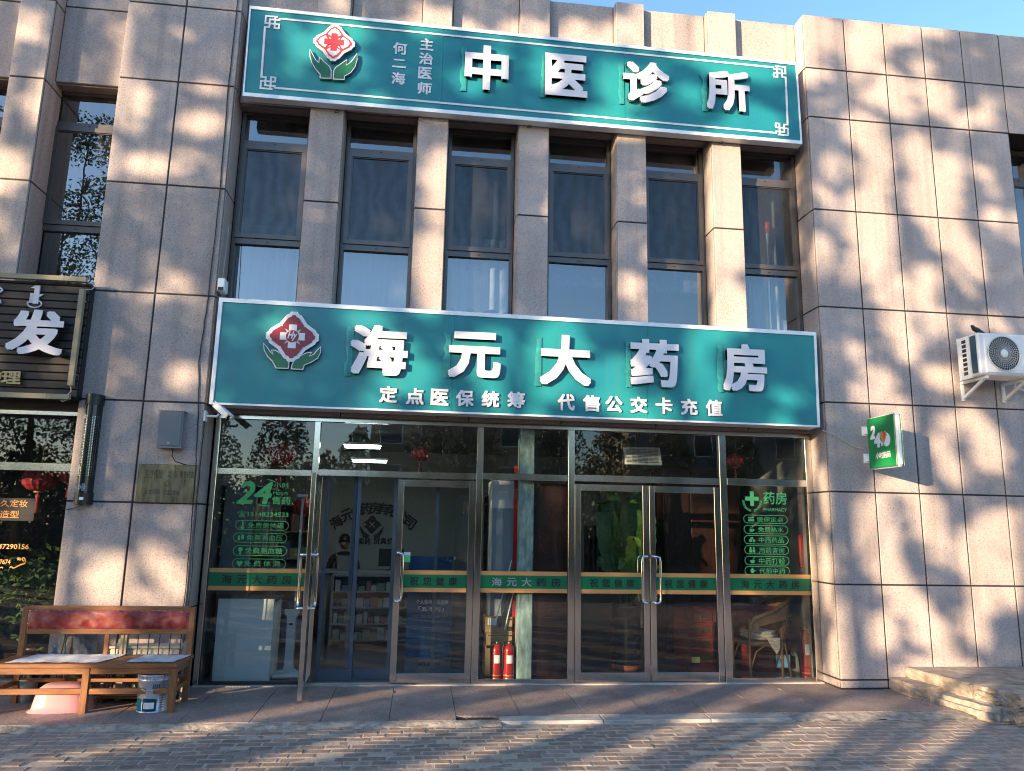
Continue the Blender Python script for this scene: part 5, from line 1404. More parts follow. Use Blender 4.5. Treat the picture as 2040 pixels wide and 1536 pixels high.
# person behind the counter
pc = at(686, 1090, 4.3)
pr = thing('person', 'person in dark clothes sitting behind the cashier counter', 'person', (pc[0], 4.3, FL))
skin_body('clothed_body', [((0, 0, 0.62), 0.15), ((0, 0, 0.85), 0.15), ((0, 0.01, 1.10), 0.17), ((0, 0.01, 1.28), 0.11), ((0, 0, 1.36), 0.055), ((0.19, 0, 1.24), 0.065), ((0.25, -0.04, 1.02), 0.05), ((0.12, -0.28, 1.07), 0.038), ((-0.19, 0, 1.24), 0.065), ((-0.25, -0.04, 1.02), 0.05), ((-0.12, -0.28, 1.07), 0.038)],
          [(0, 1), (1, 2), (2, 3), (3, 4), (3, 5), (5, 6), (6, 7), (3, 8), (8, 9), (9, 10)], M['darkcloth'], pr)
m = MB(); m.lathe([(0.0, -0.13), (0.05, -0.115), (0.075, -0.06), (0.085, 0.0), (0.08, 0.06), (0.05, 0.105), (0.0, 0.12)], n=20, sy=1.15)
m.tube([(0, -0.09, -0.01), (0, -0.118, -0.03), (0, -0.09, -0.04)], [0.01, 0.014, 0.01], 6)
for s in (-1, 1): m.tube([(s*0.083, 0.0, -0.02), (s*0.095, 0.01, 0.0), (s*0.083, 0.01, 0.025)], 0.012, 6)
hd = m.build('head', M['skin'], pr); hd.location = (0, -0.02, 1.52); hd.rotation_euler = (R(14), 0, 0)
m = MB(); m.lathe([(0.088, -0.02), (0.094, 0.03), (0.088, 0.075), (0.055, 0.118), (0.0, 0.132)], n=20, sy=1.17); m.build('hair', M['black'], hd).location = (0, 0.012, 0)
for s in (-1, 1):
    m = MB(); m.lathe([(0.0, 0.006), (0.008, 0.0), (0.0, -0.006)], n=8); m.build('eye', M['black'], hd).location = (s*0.032, -0.092, 0.01)
    for k in range(5):
        pass
    m = MB()
    m.box(-0.035, 0.035, -0.06, 0.0, -0.012, 0.012, c=0.006)
    for f in range(4): m.tube([(-0.027+0.018*f, -0.055, 0), (-0.027+0.018*f, -0.09-0.006*(f in (1, 2)), -0.004), (-0.027+0.018*f, -0.115-0.006*(f in (1, 2)), -0.016)], 0.0085, 6)
    m.tube([(-s*0.03, -0.015, 0), (-s*0.055, -0.04, -0.004), (-s*0.06, -0.065, -0.012)], 0.009, 6)
    m.build('hand', M['skin'], pr).location = (s*0.10, -0.31, 1.065)

# writing on the back wall
YW = 5.19
dk = M['dark_ink']
wl = thing('wall_lettering', 'arched black lettering with a flower emblem on the back wall of the shop', 'lettering')
for ch, px, py, an in (('海', 670, 1040, 38), ('元', 692, 1026, 24), ('大', 712, 1017, 12), ('药', 728, 1013, 4), ('房', 747, 1012, -2), ('有', 764, 1013, -8), ('限', 783, 1019, -18), ('公', 800, 1028, -26), ('司', 816, 1041, -34)):
    p = at(px, py, YW); a = R(an)
    text('character', ch, (-0.11, 0.11, -0.11, 0.11), (p[0], YW, p[2]), (math.cos(a), 0, math.sin(a)), (-math.sin(a), 0, math.cos(a)), NF, 0.004, [dk, dk], wl, bold=0.03)
for tx, a, b, c, d in (('信卖药', 700, 1071, 738, 1085), ('货真价实', 744, 1071, 797, 1085)):
    wtext('lettering', tx, a, b, c, d, YW, 0.004, [dk, dk], wl, bold=0.03)
p = at(741, 1045, YW); m = MB()
for k in range(4): m.prism(petal(p[0], p[2], 0.16, k*math.pi/2), (0, YW, 0), X3, Z3, NF, 0.004+0.0002*k)
for s in (-1, 1): m.prism([(p[0]+s*u, p[2]+v) for u, v in ((0.06, -0.24), (0.03, -0.20), (0.12, -0.14), (0.22, -0.02), (0.20, -0.12), (0.14, -0.24))], (0, YW, 0), X3, Z3, NF, 0.004)
m.build('emblem', dk, wl)

# lights and cassette on the ceiling
for lb, (px, py), Y, w, d in (('larger lit ceiling light panel behind the second transom pane', (722, 892), 1.5, 0.47, 0.22), ('smaller lit ceiling light strip further inside behind the second transom pane', (736, 921), 2.6, 0.50, 0.12)):
    p = at(px, py, Y)
    t = thing('ceiling_light', lb, 'ceiling light', (p[0], Y, p[2]), 0, 'lit ceiling lights')
    m = MB(); m.box(-w/2, w/2, -d/2, d/2, 0.0, 0.03); m.build('diffuser', M['light'], t)
    m = MB(); m.box(-w/2-0.02, w/2+0.02, -d/2-0.02, d/2+0.02, 0.031, 0.06)
    for s in (-0.3, 0.3): m.tube([(w*s, 0, 0.06), (w*s, 0, 3.08-p[2])], 0.004, 4)
    m.build('housing', M['white'], t)
x0, x1, z0, z1 = rectY(1243, 888, 1317, 928, 1.1)
t = thing('ceiling_vent', 'white slatted ventilation grille behind the transom above the right doors', 'vent', ((x0+x1)/2, 1.1, (z0+z1)/2)); hw, hh = (x1-x0)/2, (z1-z0)/2
t.rotation_euler = (R(-18), 0, 0)
m = MB(); m.box(-hw, hw, 0, 0.03, -hh, -hh+0.03); m.box(-hw, hw, 0, 0.03, hh-0.03, hh); m.box(-hw, -hw+0.03, 0, 0.03, -hh+0.03, hh-0.03); m.box(hw-0.03, hw, 0, 0.03, -hh+0.03, hh-0.03); m.build('frame', M['white'], t)
for k in range(9):
    zz = -hh+0.045+k*(2*hh-0.08)/9; m = MB(); m.box(-hw+0.03, hw-0.03, 0.004, 0.024, zz, zz+0.009); m.build('slat', M['white'], t)
for k in range(5):
    xx = -hw+0.03+(k+1)*(2*hw-0.06)/6; m = MB(); m.box(xx-0.003, xx+0.003, -0.002, 0.003, -hh+0.03, hh-0.03); m.build('slat', M['white'], t)
m = MB(); m.box(-hw+0.02, hw-0.02, 0.031, 0.2, -hh+0.02, hh-0.02); m.build('housing', M['grille'], t)

# red lanterns
def lantern(label, px, py, Y, r, group='red paper lanterns'):
    p = at(px, py, Y)
    t = thing('lantern', label, 'lantern', (p[0], Y, p[2]), 0, group)
    bm = bmesh.new(); n = 32; pr_ = [(0.25, 0.72), (0.62, 0.60), (0.9, 0.32), (1.0, 0.0), (0.9, -0.32), (0.62, -0.60), (0.25, -0.72)]
    m = MB(); vs = []
    for q_, z in pr_:
        for j in range(n):
            a = 2*math.pi*j/n; k = 1-0.07*(j % 2); vs.append((r*q_*k*math.cos(a), r*q_*k*math.sin(a), r*z))
    m.add(vs, [(i*n+j, i*n+(j+1) % n, (i+1)*n+(j+1) % n, (i+1)*n+j) for i in range(6) for j in range(n)]); m.build('shade', M['lantern'], t)
    for z in (0.72, -0.80): m = MB(); m.lathe([(0.0, r*z), (r*0.26, r*z), (r*0.26, r*(z+0.08)), (0, r*(z+0.08))], n=16); m.build('cap', M['gold'], t)
    m = MB(); m.lathe([(r*0.05, -r*0.82), (r*0.16, -r*0.95), (r*0.12, -r*1.15), (r*0.2, -r*2.0)], n=10); m.build('tassel', M['lantern'], t)
    m = MB(); m.tube([(0, 0, r*0.8), (0, 0, r*2.2)], 0.003, 4); m.build('cord', M['black'], t)
lantern('big dark red lantern hanging behind the leftmost transom pane', 558, 905, 1.0, 0.21)
lantern('red lantern hanging behind the second transom pane right of the ceiling lights', 838, 905, 1.0, 0.13)
lantern('bright red lantern hanging behind the rightmost transom pane', 1464, 918, 0.75, 0.115)
lantern('red lantern hanging in the salon window at the left edge', 80, 955, 0.7, 0.20)
lantern('red lantern in the salon window half hidden by the left pillar', 140, 948, 0.7, 0.13)
lantern('dark red lantern hanging low behind the left fixed pane beside the post', 605, 1010, 1.3, 0.16)

# white cabinet, poster stand, boxes, extinguishers behind the middle pane and doors
x0, x1, z0, z1 = rectY(980, 960, 1022, 1330, 0.85)
t = thing('cabinet', 'tall white cabinet standing behind the middle fixed pane left of the teal column', 'cabinet')
m = MB(); m.box(x0, x1, 0.85, 1.4, FL, 2.36, c=0.01); m.build('carcass', M['white'], t)
m = MB(); m.box(x0+0.02, x1-0.02, 0.83, 0.849, 0.05, 2.0, c=0.004); m.build('door', mat('cabinet_door', (0.33, 0.36, 0.42), 0.3), t)
m = MB(); m.box(x1-0.06, x1-0.04, 0.80, 0.829, 1.0, 1.3); m.build('handle', M['grey_plastic'], t)
m = MB(); xa = at(1022, 1100, 0.74)[0]; m.box(xa, xa+0.05, 0.72, 0.78, FL, 2.55, c=0.004); tag(m.build('banner', M['ext_red']), 'narrow red upright banner beside the teal column', 'banner')
x0, x1, z0, z1 = rectY(812, 1180, 895, 1335, 0.95)
t = thing('poster_stand', 'dark blue upright poster stand with white heading behind the closed left door', 'poster', (0, 0, 0))
m = MB(); m.box(x0, x1, 0.95, 0.97, FL, z1+0.45); m.build('poster', M['screen_blue'], t)
m = MB(); m.box(x0, x1, 0.935, 0.949, FL+0.001, z0+0.14); m.build('poster_foot', M['wall_in'], t)
pw = M['print_white']
wtext('lettering', '个人使用医保基金', 829, 1194, 893, 1204, 0.948, 0, pw, t, bold=0.01)
wtext('lettering', '「五不可」', 834, 1208, 884, 1218, 0.948, 0, pw, t, bold=0.02)
wtext('lettering', '0472-6911161', 832, 1319, 876, 1327, 0.933, 0, M['dark_ink'], t, bold=0.03)
m = MB()
for k in range(5):
    a, b, c_, d_ = rectY(823+14*k, 1224, 835+14*k, 1231, 0.947); m.quad((a, 0.947, c_), (b, 0.947, c_), (b, 0.947, d_), (a, 0.947, d_))
m.build('picture_strip', M['wall_in'], t)
m = MB()
for k in range(5):
    for j in range(13):
        a, b, c_, d_ = rectY(823+14*k, 1236+4.5*j, 823+14*k+RND.uniform(6, 12), 1237.6+4.5*j, 0.947); m.quad((a, 0.947, c_), (b, 0.947, c_), (b, 0.947, d_), (a, 0.947, d_))
tag(m.build('small_print', M['blue_frame'], t), kind='stuff')
def carton(label, px0, py0, px1, py1, Y, d):
    x0, x1, z0, z1 = rectY(px0, py0, px1, py1, Y)
    t = thing('cardboard_box', label, 'box', ((x0+x1)/2, Y, z0), 0, 'cardboard boxes stacked behind the middle pane')
    w, h = x1-x0, z1-z0
    m = MB(); m.box(-w/2, w/2, 0, d, 0, h, c=0.004); m.build('carton', M['cardboard'], t)
    m = MB(); m.box(-w/2+0.02, w/2-0.02, -0.001, 0.001, h-0.03, h-0.02); m.box(0.12*w, 0.45*w, -0.0012, 0.001, h*0.80, h*0.84); m.build('print_strip', M['dark_ink'], t)
    return t, w, h
zz0 = FL
t, w, h = carton('upper brown cardboard box with a white label behind the middle pane', 967, 1229, 1026, 1261, 0.72, 0.35)
m = MB(); m.box(-w/2+0.06, -w/2+0.145, -0.0025, -0.0012, h*0.50, h*0.92); m.box(-w/2+0.03, -w/2+0.05, -0.0025, -0.0012, h*0.5, h*0.92); m.build('label', pw, t)
m = MB(); m.box(w/2-0.10, w/2-0.04, -0.0025, -0.0012, h*0.12, h*0.40); m.build('mark', M['dark_ink'], t)
carton('middle brown cardboard box of the stack behind the two extinguishers', 969, 1261.5, 1026, 1292, 0.72, 0.35)
t, w, h = carton('lowest brown cardboard box of the stack hidden by the extinguishers', 967, 1292.5, 1026, 1357, 0.72, 0.35)
t.location.z = FL
def extinguisher(label, px, Y, r, h):
    x = at(px, 1350, Y)[0]
    t = thing('fire_extinguisher', label, 'fire extinguisher', (x, Y, FL), 0, 'red fire extinguishers behind the middle pane')
    m = MB(); m.lathe([(0, 0.0), (r, 0.0), (r, 0.02), (r, h*0.72), (r*0.9, h*0.80), (r*0.55, h*0.86), (r*0.3, h*0.89), (0, h*0.89)], n=24); m.build('cylinder', M['ext_red'], t)
    m = MB(); m.lathe([(0, h*0.89), (r*0.28, h*0.89), (r*0.28, h*0.94), (0, h*0.94)], n=12); m.build('valve', M['gold'], t)
    m = MB(); m.bar((-0.01, 0, h*0.94), (0.075, -0.01, h*1.0), 0.018, 0.008); m.bar((-0.01, 0, h*0.915), (0.07, -0.01, h*0.93), 0.018, 0.008); m.build('lever', M['black'], t)
    m = MB(); m.tube([(-0.02, 0, h*0.915), (-r*0.9, -0.02, h*0.93), (-r*1.15, -0.03, h*0.8), (-r*1.08, -0.03, h*0.4), (-r*1.05, -0.03, h*0.25)], 0.009, 7); m.build('hose', M['black'], t)
    m = MB(); vs = []
    for k in range(9):
        a = R(-30+8*k); vs += [((r+0.001)*math.sin(a), -(r+0.001)*math.cos(a), h*0.42), ((r+0.001)*math.sin(a), -(r+0.001)*math.cos(a), h*0.62)]
    m.add(vs, [(2*k, 2*k+2, 2*k+3, 2*k+1) for k in range(8)]); m.build('label', pw, t)
    m = MB(); m.lathe([(r+0.002, 0.05), (r+0.002, 0.062)], n=24); m.build('band', M['gold'], t)
extinguisher('left red fire extinguisher standing before the cardboard boxes', 988, 0.60, 0.066, 0.47)
extinguisher('right red fire extinguisher with a white label next to the teal column', 1013, 0.585, 0.068, 0.47)
extinguisher('red fire extinguisher in the far right corner of the shopfront', 1607, 0.66, 0.062, 0.66)
x0 = at(985, 1210, 0.8)[0]
t = thing('folding_ladder', 'dark framed folding ladder leaning behind the middle pane under the sticker band', 'ladder')
m = MB(); m.bar((x0, 0.70, 0.55), (x0+0.20, 0.74, 1.35), 0.012, 0.03, up=(0, 1, 0)); m.bar((x0+0.12, 0.70, 0.50), (x0+0.32, 0.74, 1.35), 0.012, 0.03, up=(0, 1, 0)); m.build('rail', M['white_alu'], t)
m = MB(); m.bar((x0+0.06, 0.72, 0.52), (x0+0.26, 0.76, 1.35), 0.012, 0.11, up=(0, 1, 0)); m.build('panel', M['navy'], t)
t = thing('notice', 'small white and green notice stuck on the closed left door beside its handle', 'notice')
x0, x1, z0, z1 = rectY(805, 1100, 817, 1120, 0.42)
m = MB(); m.box(x0, x1, 0.419, 0.4205, (z0*0.3+z1*0.7), z1); m.build('white_part', pw, t)
m = MB(); m.box(x0, x1, 0.419, 0.4205, z0, z0*0.3+z1*0.7); m.build('green_part', M['green_ink2'], t)

# potted banana plant behind the right doors
YP = 1.15
c = at(1247, 1330, YP)
t = thing('potted_plant', 'tall broad leaved banana plant in a dark cylindrical pot behind the right doors', 'potted plant', (c[0], YP, FL))
m = MB(); m.lathe([(0, 0.0), (0.175, 0.0), (0.19, 0.02), (0.20, 0.80), (0.205, 0.81), (0.205, 0.84), (0.19, 0.84), (0.18, 0.79), (0, 0.79)], n=28); m.build('pot', mat('dark_glazed_pot', (0.035, 0.035, 0.035), 0.15), t)
m = MB(); m.lathe([(0.197, 0.03), (0.203, 0.03), (0.205, 0.09), (0.2, 0.09)], n=28); m.build('pot_band', mat('orange_band', (0.45, 0.12, 0.05), 0.4), t)
def leaf_blade(pts, width, fold=0.12, n=14, tip=0.15):
    """long leaf along the polyline, with a folded midrib and a slightly torn edge"""
    P = [Vector(p) for p in pts]; L_ = [0]
    for a, b in zip(P[:-1], P[1:]): L_.append(L_[-1]+(b-a).length)
    def pt(s):
        s *= L_[-1]
        for i in range(len(P)-1):
            if s <= L_[i+1] or i == len(P)-2:
                f = (s-L_[i])/(L_[i+1]-L_[i]); return P[i].lerp(P[i+1], f), (P[i+1]-P[i]).normalized()
    m = MB(); vs = []
    for k in range(n+1):
        s = k/n; p, d = pt(s); w = width*(math.sin(math.pi*min(1, s*0.93+0.04))**0.55)*(1-0.25*s)+0.004
        side = d.cross(Vector((0.25, -1, 0.1))).normalized(); up = side.cross(d).normalized()
        jit = 0.012*math.sin(k*2.3)
        vs += [p+side*(w+jit)+up*fold*w, p+side*w*0.5+up*fold*w*0.3, p, p-side*w*0.5+up*fold*w*0.3, p-side*(w-jit)+up*fold*w]
    m.add(vs, [(5*k+j, 5*k+j+1, 5*k+5+j+1, 5*k+5+j) for k in range(n) for j in range(4)], 0, True)
    return m
rl = random.Random(5)
lvs = [((-0.05, 0, 0.8), (-0.18, 0.02, 1.5), (-0.30, 0.03, 2.2), 0.21), ((0.02, 0.02, 0.8), (0.06, 0.02, 1.5), (0.10, 0.0, 2.28), 0.22), ((0.06, 0, 0.8), (0.22, 0.05, 1.4), (0.36, 0.05, 1.95), 0.20), ((0, -0.05, 0.8), (0.03, -0.12, 1.35), (0.05, -0.2, 1.75), 0.09),
       ((0.04, -0.04, 0.8), (0.20, -0.15, 1.15), (0.34, -0.22, 1.35), 0.10), ((-0.03, -0.03, 0.8), (-0.22, -0.10, 1.30), (-0.42, -0.12, 1.42), 0.09), ((-0.02, -0.05, 0.8), (-0.05, -0.14, 1.15), (-0.06, -0.18, 1.45), 0.085), ((0.0, 0.05, 0.8), (-0.06, 0.2, 1.6), (-0.1, 0.3, 2.35), 0.18), ((0.05, 0.05, 0.8), (0.2, 0.2, 1.6), (0.3, 0.3, 2.3), 0.16)]
for i, (a, b, c_, w) in enumerate(lvs):
    bend = Vector(c_)+Vector((rl.uniform(-0.10, 0.10), -0.06, -0.05 if i % 3 else -0.14))
    mid = Vector(a).lerp(Vector(b), 0.55)
    leaf_blade([mid, b, Vector(b).lerp(Vector(c_), 0.6)+Vector((0, 0, 0.02)), c_, bend], w).build('leaf', M['leaf_big'] if i not in (3, 6) else (bpy.data.materials.get('young_leaf') or mat('young_leaf', (0.085, 0.155, 0.022), 0.4, var=0.25, scale=20)), t)
    m = MB(); m.tube([a, mid, b], [0.016, 0.012, 0.008], 7); m.build('stem', mat('leaf_stem', (0.14, 0.19, 0.05), 0.5) if i == 0 else bpy.data.materials['leaf_stem'], t)

# red lacquered desk
xd0 = at(1372, 1340, 0.98)[0]; xd1 = at(1560, 1340, 0.98)[0]; ztop = at(1400, 1207, 0.98)[2]
t = thing('desk', 'red lacquered wooden desk with carved drawers behind the right panes', 'desk', (0, 0, 0)); D0, D1 = 0.98, 1.55
m = MB(); m.box(xd0-0.03, xd1+0.03, D0-0.03, D1, ztop-0.035, ztop, c=0.006); m.build('desk_top', M['red_wood'], t)
m = MB(); m.box(xd0, xd0+0.36, D0+0.01, D1-0.02, FL, ztop-0.036); m.box(xd1-0.36, xd1, D0+0.01, D1-0.02, FL, ztop-0.036); m.box(xd0+0.361, xd1-0.361, D0+0.01, D1-0.02, ztop-0.21, ztop-0.036); m.build('carcass', M['red_wood'], t)
dh = (ztop-0.05-FL-0.1)/4
for xx in (xd0, xd1-0.36):
    for k in range(4):
        z0 = FL+0.1+dh*k
        m = MB(); m.box(xx+0.02, xx+0.34, D0-0.008, D0+0.008, z0+0.012, z0+dh-0.01, c=0.005); d_ = m.build('drawer', M['red_wood'], t)
        m = MB(); m.box(xx+0.06, xx+0.30, D0-0.013, D0-0.009, z0+0.05, z0+dh-0.05, c=0.002); m.box(xx+0.165, xx+0.195, D0-0.028, D0-0.014, z0+dh/2-0.03, z0+dh/2+0.02, c=0.004); m.build('handle', mat('dark_brass', (0.10, 0.06, 0.03), 0.35, 0.5) if 'dark_brass' not in bpy.data.materials else bpy.data.materials['dark_brass'], d_)
    m = MB(); m.box(xx+0.01, xx+0.35, D0-0.004, D0+0.009, FL+0.01, FL+0.09)
    for k in range(4): m.lathe([(0, 0.003), (0.022, 0.003), (0.026, 0.0)], cx=0, n=8)
    m.build('plinth', M['red_wood'], t)
for k in range(2):
    z0 = ztop-0.20; w_ = (xd1-xd0-0.74)/2; xx = xd0+0.37+k*w_
    m = MB(); m.box(xx+0.01, xx+w_-0.01, D0-0.008, D0+0.008, z0+0.01, ztop-0.045, c=0.005); d_ = m.build('drawer', M['red_wood'], t)
    m = MB(); m.box(xx+w_/2-0.015, xx+w_/2+0.015, D0-0.026, D0-0.009, z0+0.06, z0+0.11, c=0.004); m.build('handle', bpy.data.materials['dark_brass'], d_)
m = MB(); a = at(1375, 1309, 0.96); m.box(a[0]+0.02, a[0]+0.13, 0.955, 0.965, a[2]-0.07, a[2]); tag(m.build('paper_note', mat('yellow_note', (0.55, 0.5, 0.16), 0.7)), 'small yellow paper note on the red desk front', 'note')
# things on the desk
for i, (lb, px, w_, h_, ma) in enumerate((('flat stack of papers on the red desk top', 1475, 0.24, 0.03, 'wall_in'), ('small white box on the red desk top left of the pale stand', 1503, 0.09, 0.10, 'wall_in'), ('pale stand on the red desk top', 1535, 0.14, 0.12, 'tin'))):
    a = at(px, 1200, 1.1); m = MB(); m.box(a[0]-w_/2, a[0]+w_/2, 1.05, 1.15, ztop+0.001, ztop+h_, c=0.004); tag(m.build(('paper_stack', 'box', 'desk_stand')[i], M[ma]), lb, ('paper stack', 'box', 'stand')[i])

# wicker armchair facing left
cx_, cy2 = at(1520, 1350, 0.74)[0], 0.78
t = thing('wicker_chair', 'brown wicker armchair facing left behind the rightmost pane', 'chair', (cx_, cy2, FL), R(8))
RA = M['rattan']
legs = {'fl': ((-0.30, -0.22, 0.0), (-0.285, -0.22, 0.74)), 'bl': ((-0.27, 0.22, 0.0), (-0.265, 0.22, 0.74)), 'fr': ((0.17, -0.22, 0.0), (0.175, -0.23, 0.62)), 'br': ((0.30, 0.20, 0.0), (0.22, 0.22, 0.62))}
for k, (a, b) in legs.items():
    m = MB(); m.tube([a, (a[0]*0.9+b[0]*0.1, a[1], 0.3), b], [0.021, 0.018, 0.018], 9); m.build('leg', RA, t)
m = MB(); m.tube([(0.31, -0.20, 0.0), (0.24, -0.2, 0.35), (0.2, -0.22, 0.44)], 0.016, 8); m.build('leg', RA, t)
for y in (-0.22, 0.22):
    m = MB(); m.tube([(-0.29, y, 0.12), (-0.2, y, 0.33), (-0.06, y, 0.41), (0.08, y, 0.35), (0.165, y, 0.16)], 0.010, 7); m.build('brace', RA, t)
m = MB(); m.box(-0.30, 0.24, -0.23, 0.23, 0.40, 0.445, c=0.015); m.build('seat', RA, t)
# arm and back rail in one sweep
m = MB(); m.tube([(-0.285, -0.235, 0.60), (-0.275, -0.24, 0.69), (-0.22, -0.245, 0.74), (0.05, -0.25, 0.83), (0.26, -0.23, 0.93), (0.40, -0.14, 0.985), (0.43, 0, 1.0), (0.40, 0.14, 0.985), (0.26, 0.23, 0.93), (0.05, 0.25, 0.83), (-0.22, 0.245, 0.74), (-0.275, 0.24, 0.69), (-0.285, 0.235, 0.60)], 0.026, 9); m.build('arm_rail', RA, t)
m = MB(); n = 10; vs = []
for k in range(n+1):
    a = math.pi*k/n; yy = -0.235*math.cos(a)
    xo = 0.20+0.05*math.sin(a); xt = 0.27+0.15*math.sin(a)
    vs += [(xo, yy, 0.44), (xt, yy, 0.94+0.05*math.sin(a))]
m.add(vs, [(2*k, 2*k+2, 2*k+3, 2*k+1) for k in range(n)], 0, True); m.build('back_weave', RA, t)
for y in (-0.24, 0.24):
    m = MB(); m.quad((-0.16, y, 0.64), (0.24, y, 0.72), (0.25, y, 0.90), (-0.16, y, 0.735)); m.quad((-0.27, y, 0.56), (-0.165, y, 0.60), (-0.165, y, 0.74), (-0.27, y, 0.69)); m.build('side_weave', RA, t)
cl = lumpy('folded_cloth', 'pale striped folded cloth lying on the seat of the wicker chair', 'cloth', (cx_-0.03, cy2-0.02, FL+0.44), (0.22, 0.20, 0.075), M['cloth'], 9, 0.10)
m = MB()
m.add([(-0.02, -0.235, 0.50), (0.16, -0.24, 0.50), (0.15, -0.245, 0.36), (0.10, -0.245, 0.30), (0.02, -0.242, 0.42)], [(0, 1, 2, 3, 4)])
o = m.build('cloth_corner', M['cloth'], cl); o.location = (0.03, 0.02, -0.44)
m = MB(); a = at(1560, 1320, 0.95); m.box(a[0]-0.1, a[0]+0.09, 0.93, 0.95, a[2]-0.06, a[2]+0.10); tag(m.build('notice_board', mat('sky_blue_card', (0.12, 0.32, 0.55), 0.5)), 'small sky blue card leaning behind the legs of the wicker chair', 'card')

# scroll and coat at the right jamb
m = MB(); a = at(1597, 1060, 0.6); m.box(a[0]-0.05, a[0]+0.06, 0.58, 0.64, 1.30, 1.75, c=0.02); tag(m.build('red_bag', M['ext_red']), 'red plastic bag hanging at the right end of the shopfront', 'bag')
m = MB(); vs = []
a = at(1603, 1050, 0.53)
m.box(a[0]-0.03, a[0]+0.035, 0.515, 0.525, 1.0, 2.36); tag(m.build('price_list', M['wall_in']), 'long narrow white printed list hanging at the right end of the shopfront', 'notice')
m = MB()
for k in range(16):
    x = 2.6+0.07*k; m.box(x, x+0.05, 2.7, 2.95, 0.9-RND.uniform(0, 0.2), 1.8, c=0.012)
tag(m.build('hanging_garments', mat('dark_garments', (0.05, 0.05, 0.055), 0.9, var=0.5, scale=5)), 'row of dark garments hanging far inside behind the right doors', 'garments', kind='stuff')
t = thing('wardrobe', 'brown wooden wardrobe standing inside behind the rightmost transom pane', 'wardrobe', (4.3, 2.0, FL))
m = MB(); m.box(-0.7, 0.5, 0, 0.6, 0, 2.75, c=0.01); m.build('carcass', M['brown_panel'], t)
for k in range(3): m = MB(); m.box(-0.67+0.39*k, -0.30+0.39*k, -0.02, -0.001, 0.1, 2.7, c=0.006); m.build('door', M['brown_panel'], t)

# plant in the salon window
t = thing('potted_tree', 'leafy potted shrub inside the salon window behind the bench', 'potted plant', (-4.55, 0.75, -0.06))
m = MB(); m.lathe([(0, 0), (0.13, 0), (0.17, 0.3), (0.18, 0.31), (0.15, 0.28), (0, 0.28)], n=20); m.build('pot', M['brown_panel'], t)
m = MB(); m.tube([(0, 0, 0.28), (0.03, 0, 0.6), (-0.02, 0, 0.95)], [0.022, 0.018, 0.012], 7)
for s in ((0.18, -0.1, 1.05), (-0.2, 0.05, 1.1), (0.1, 0.1, 1.2), (-0.08, -0.12, 0.95)): m.tube([(0.01, 0, 0.65), s], [0.012, 0.005], 6)
m.build('trunk', mat('pale_bark', (0.35, 0.28, 0.18), 0.8), t)
lf = MB()
for k in range(650):
    a, b, c_ = NPR.normal(0, 0.22), NPR.normal(0, 0.13), NPR.normal(0.98, 0.22)
    p = Vector((a, b, c_)); d = Vector(NPR.normal(0, 1, 3)).normalized(); e = d.orthogonal().normalized(); l = RND.uniform(0.04, 0.075); w_ = l*0.38
    lf.add([p-d*l, p+e*w_, p+d*l, p-e*w_], [(0, 1, 2, 3)])
tag(lf.build('foliage', M['leaf_small'], t), kind='stuff')

# curtains behind the upper windows
def curtain(label, x0, x1, z0, z1, y, ma, amp=0.02, waves=7, hem=0.0):
    n = 60; vs = []
    ph = RND.uniform(0, 6)
    for k in range(n+1):
        u = k/n; x = x0+(x1-x0)*u; yy = y+amp*math.sin(u*waves*2*math.pi+ph)+amp*0.5*math.sin(u*waves*3.7+ph*2)
        vs += [(x, yy, z0+hem*abs(math.sin(u*waves*1.6+ph))), (x, y+(yy-y)*0.6, z1)]
    m = MB(); m.add(vs, [(2*k, 2*k+2, 2*k+3, 2*k+1) for k in range(n)], 0, True)
    return tag(m.build('curtain', ma), label, 'curtain', 'curtains behind the upper windows')
ordn = ['first', 'second', 'third', 'fourth', 'fifth', 'last']
for i, (x0, x1) in enumerate(gaps):
    where = '%s upper window from the left pillar' % ordn[i]
    if i in (0, 1, 2): curtain('dark lace curtain in the sash of the '+where, x0+0.03, x1-0.03, 5.15, 6.72, 0.66, M['lace'], 0.015)
    if i in (3, 4): curtain('dark blue curtain in the sash of the '+where, x0+0.03, x1-0.03, 5.0, 6.72, 0.66, M['lace'], 0.012, 5)
    if i in (0, 2): curtain('white gathered curtain low in the '+where, x0+0.03, x1-0.03, 4.55 if i else 4.4, 5.6, 0.64, M['curtain'], 0.03, 6, 0.06)
    if i in (1,): curtain('plain pale blind low in the '+where, x0+0.03, x1-0.03, 4.2, 5.3, 0.64, M['curtain'], 0.003, 2)
    if i == 5: curtain('white curtain drawn aside in the '+where, x0+0.30, x0+0.75, 4.35, 6.6, 0.68, M['curtain'], 0.02, 5)
curtain('pale blue white curtain in the window at the right edge of the photo', 8.22, 8.9, 4.8, 7.1, 0.66, M['curtain'], 0.03, 6)
t = thing('red_lamp', 'small red topped lamp on a thin stem standing inside the last upper window', 'lamp', (4.72, 0.58, 4.5))
m = MB(); m.tube([(0, 0, 0), (0, 0, 1.25)], 0.012, 8); m.build('stem', M['white'], t)
m = MB(); m.lathe([(0.02, 1.25), (0.04, 1.40), (0.045, 1.42), (0.0, 1.42)], n=14); m.build('neck', M['tin'], t)
m = MB(); m.lathe([(0.0, 1.42), (0.05, 1.42), (0.052, 1.56), (0.04, 1.585), (0.0, 1.59)], n=14); m.build('shade', M['bright_red'], t)
t = thing('table', 'small table covered by a white cloth inside the last upper window', 'table', (4.75, 0.95, 4.31))
m = MB(); m.box(-0.28, 0.28, -0.2, 0.2, 0.36, 0.40); m.build('tabletop', M['white'], t)
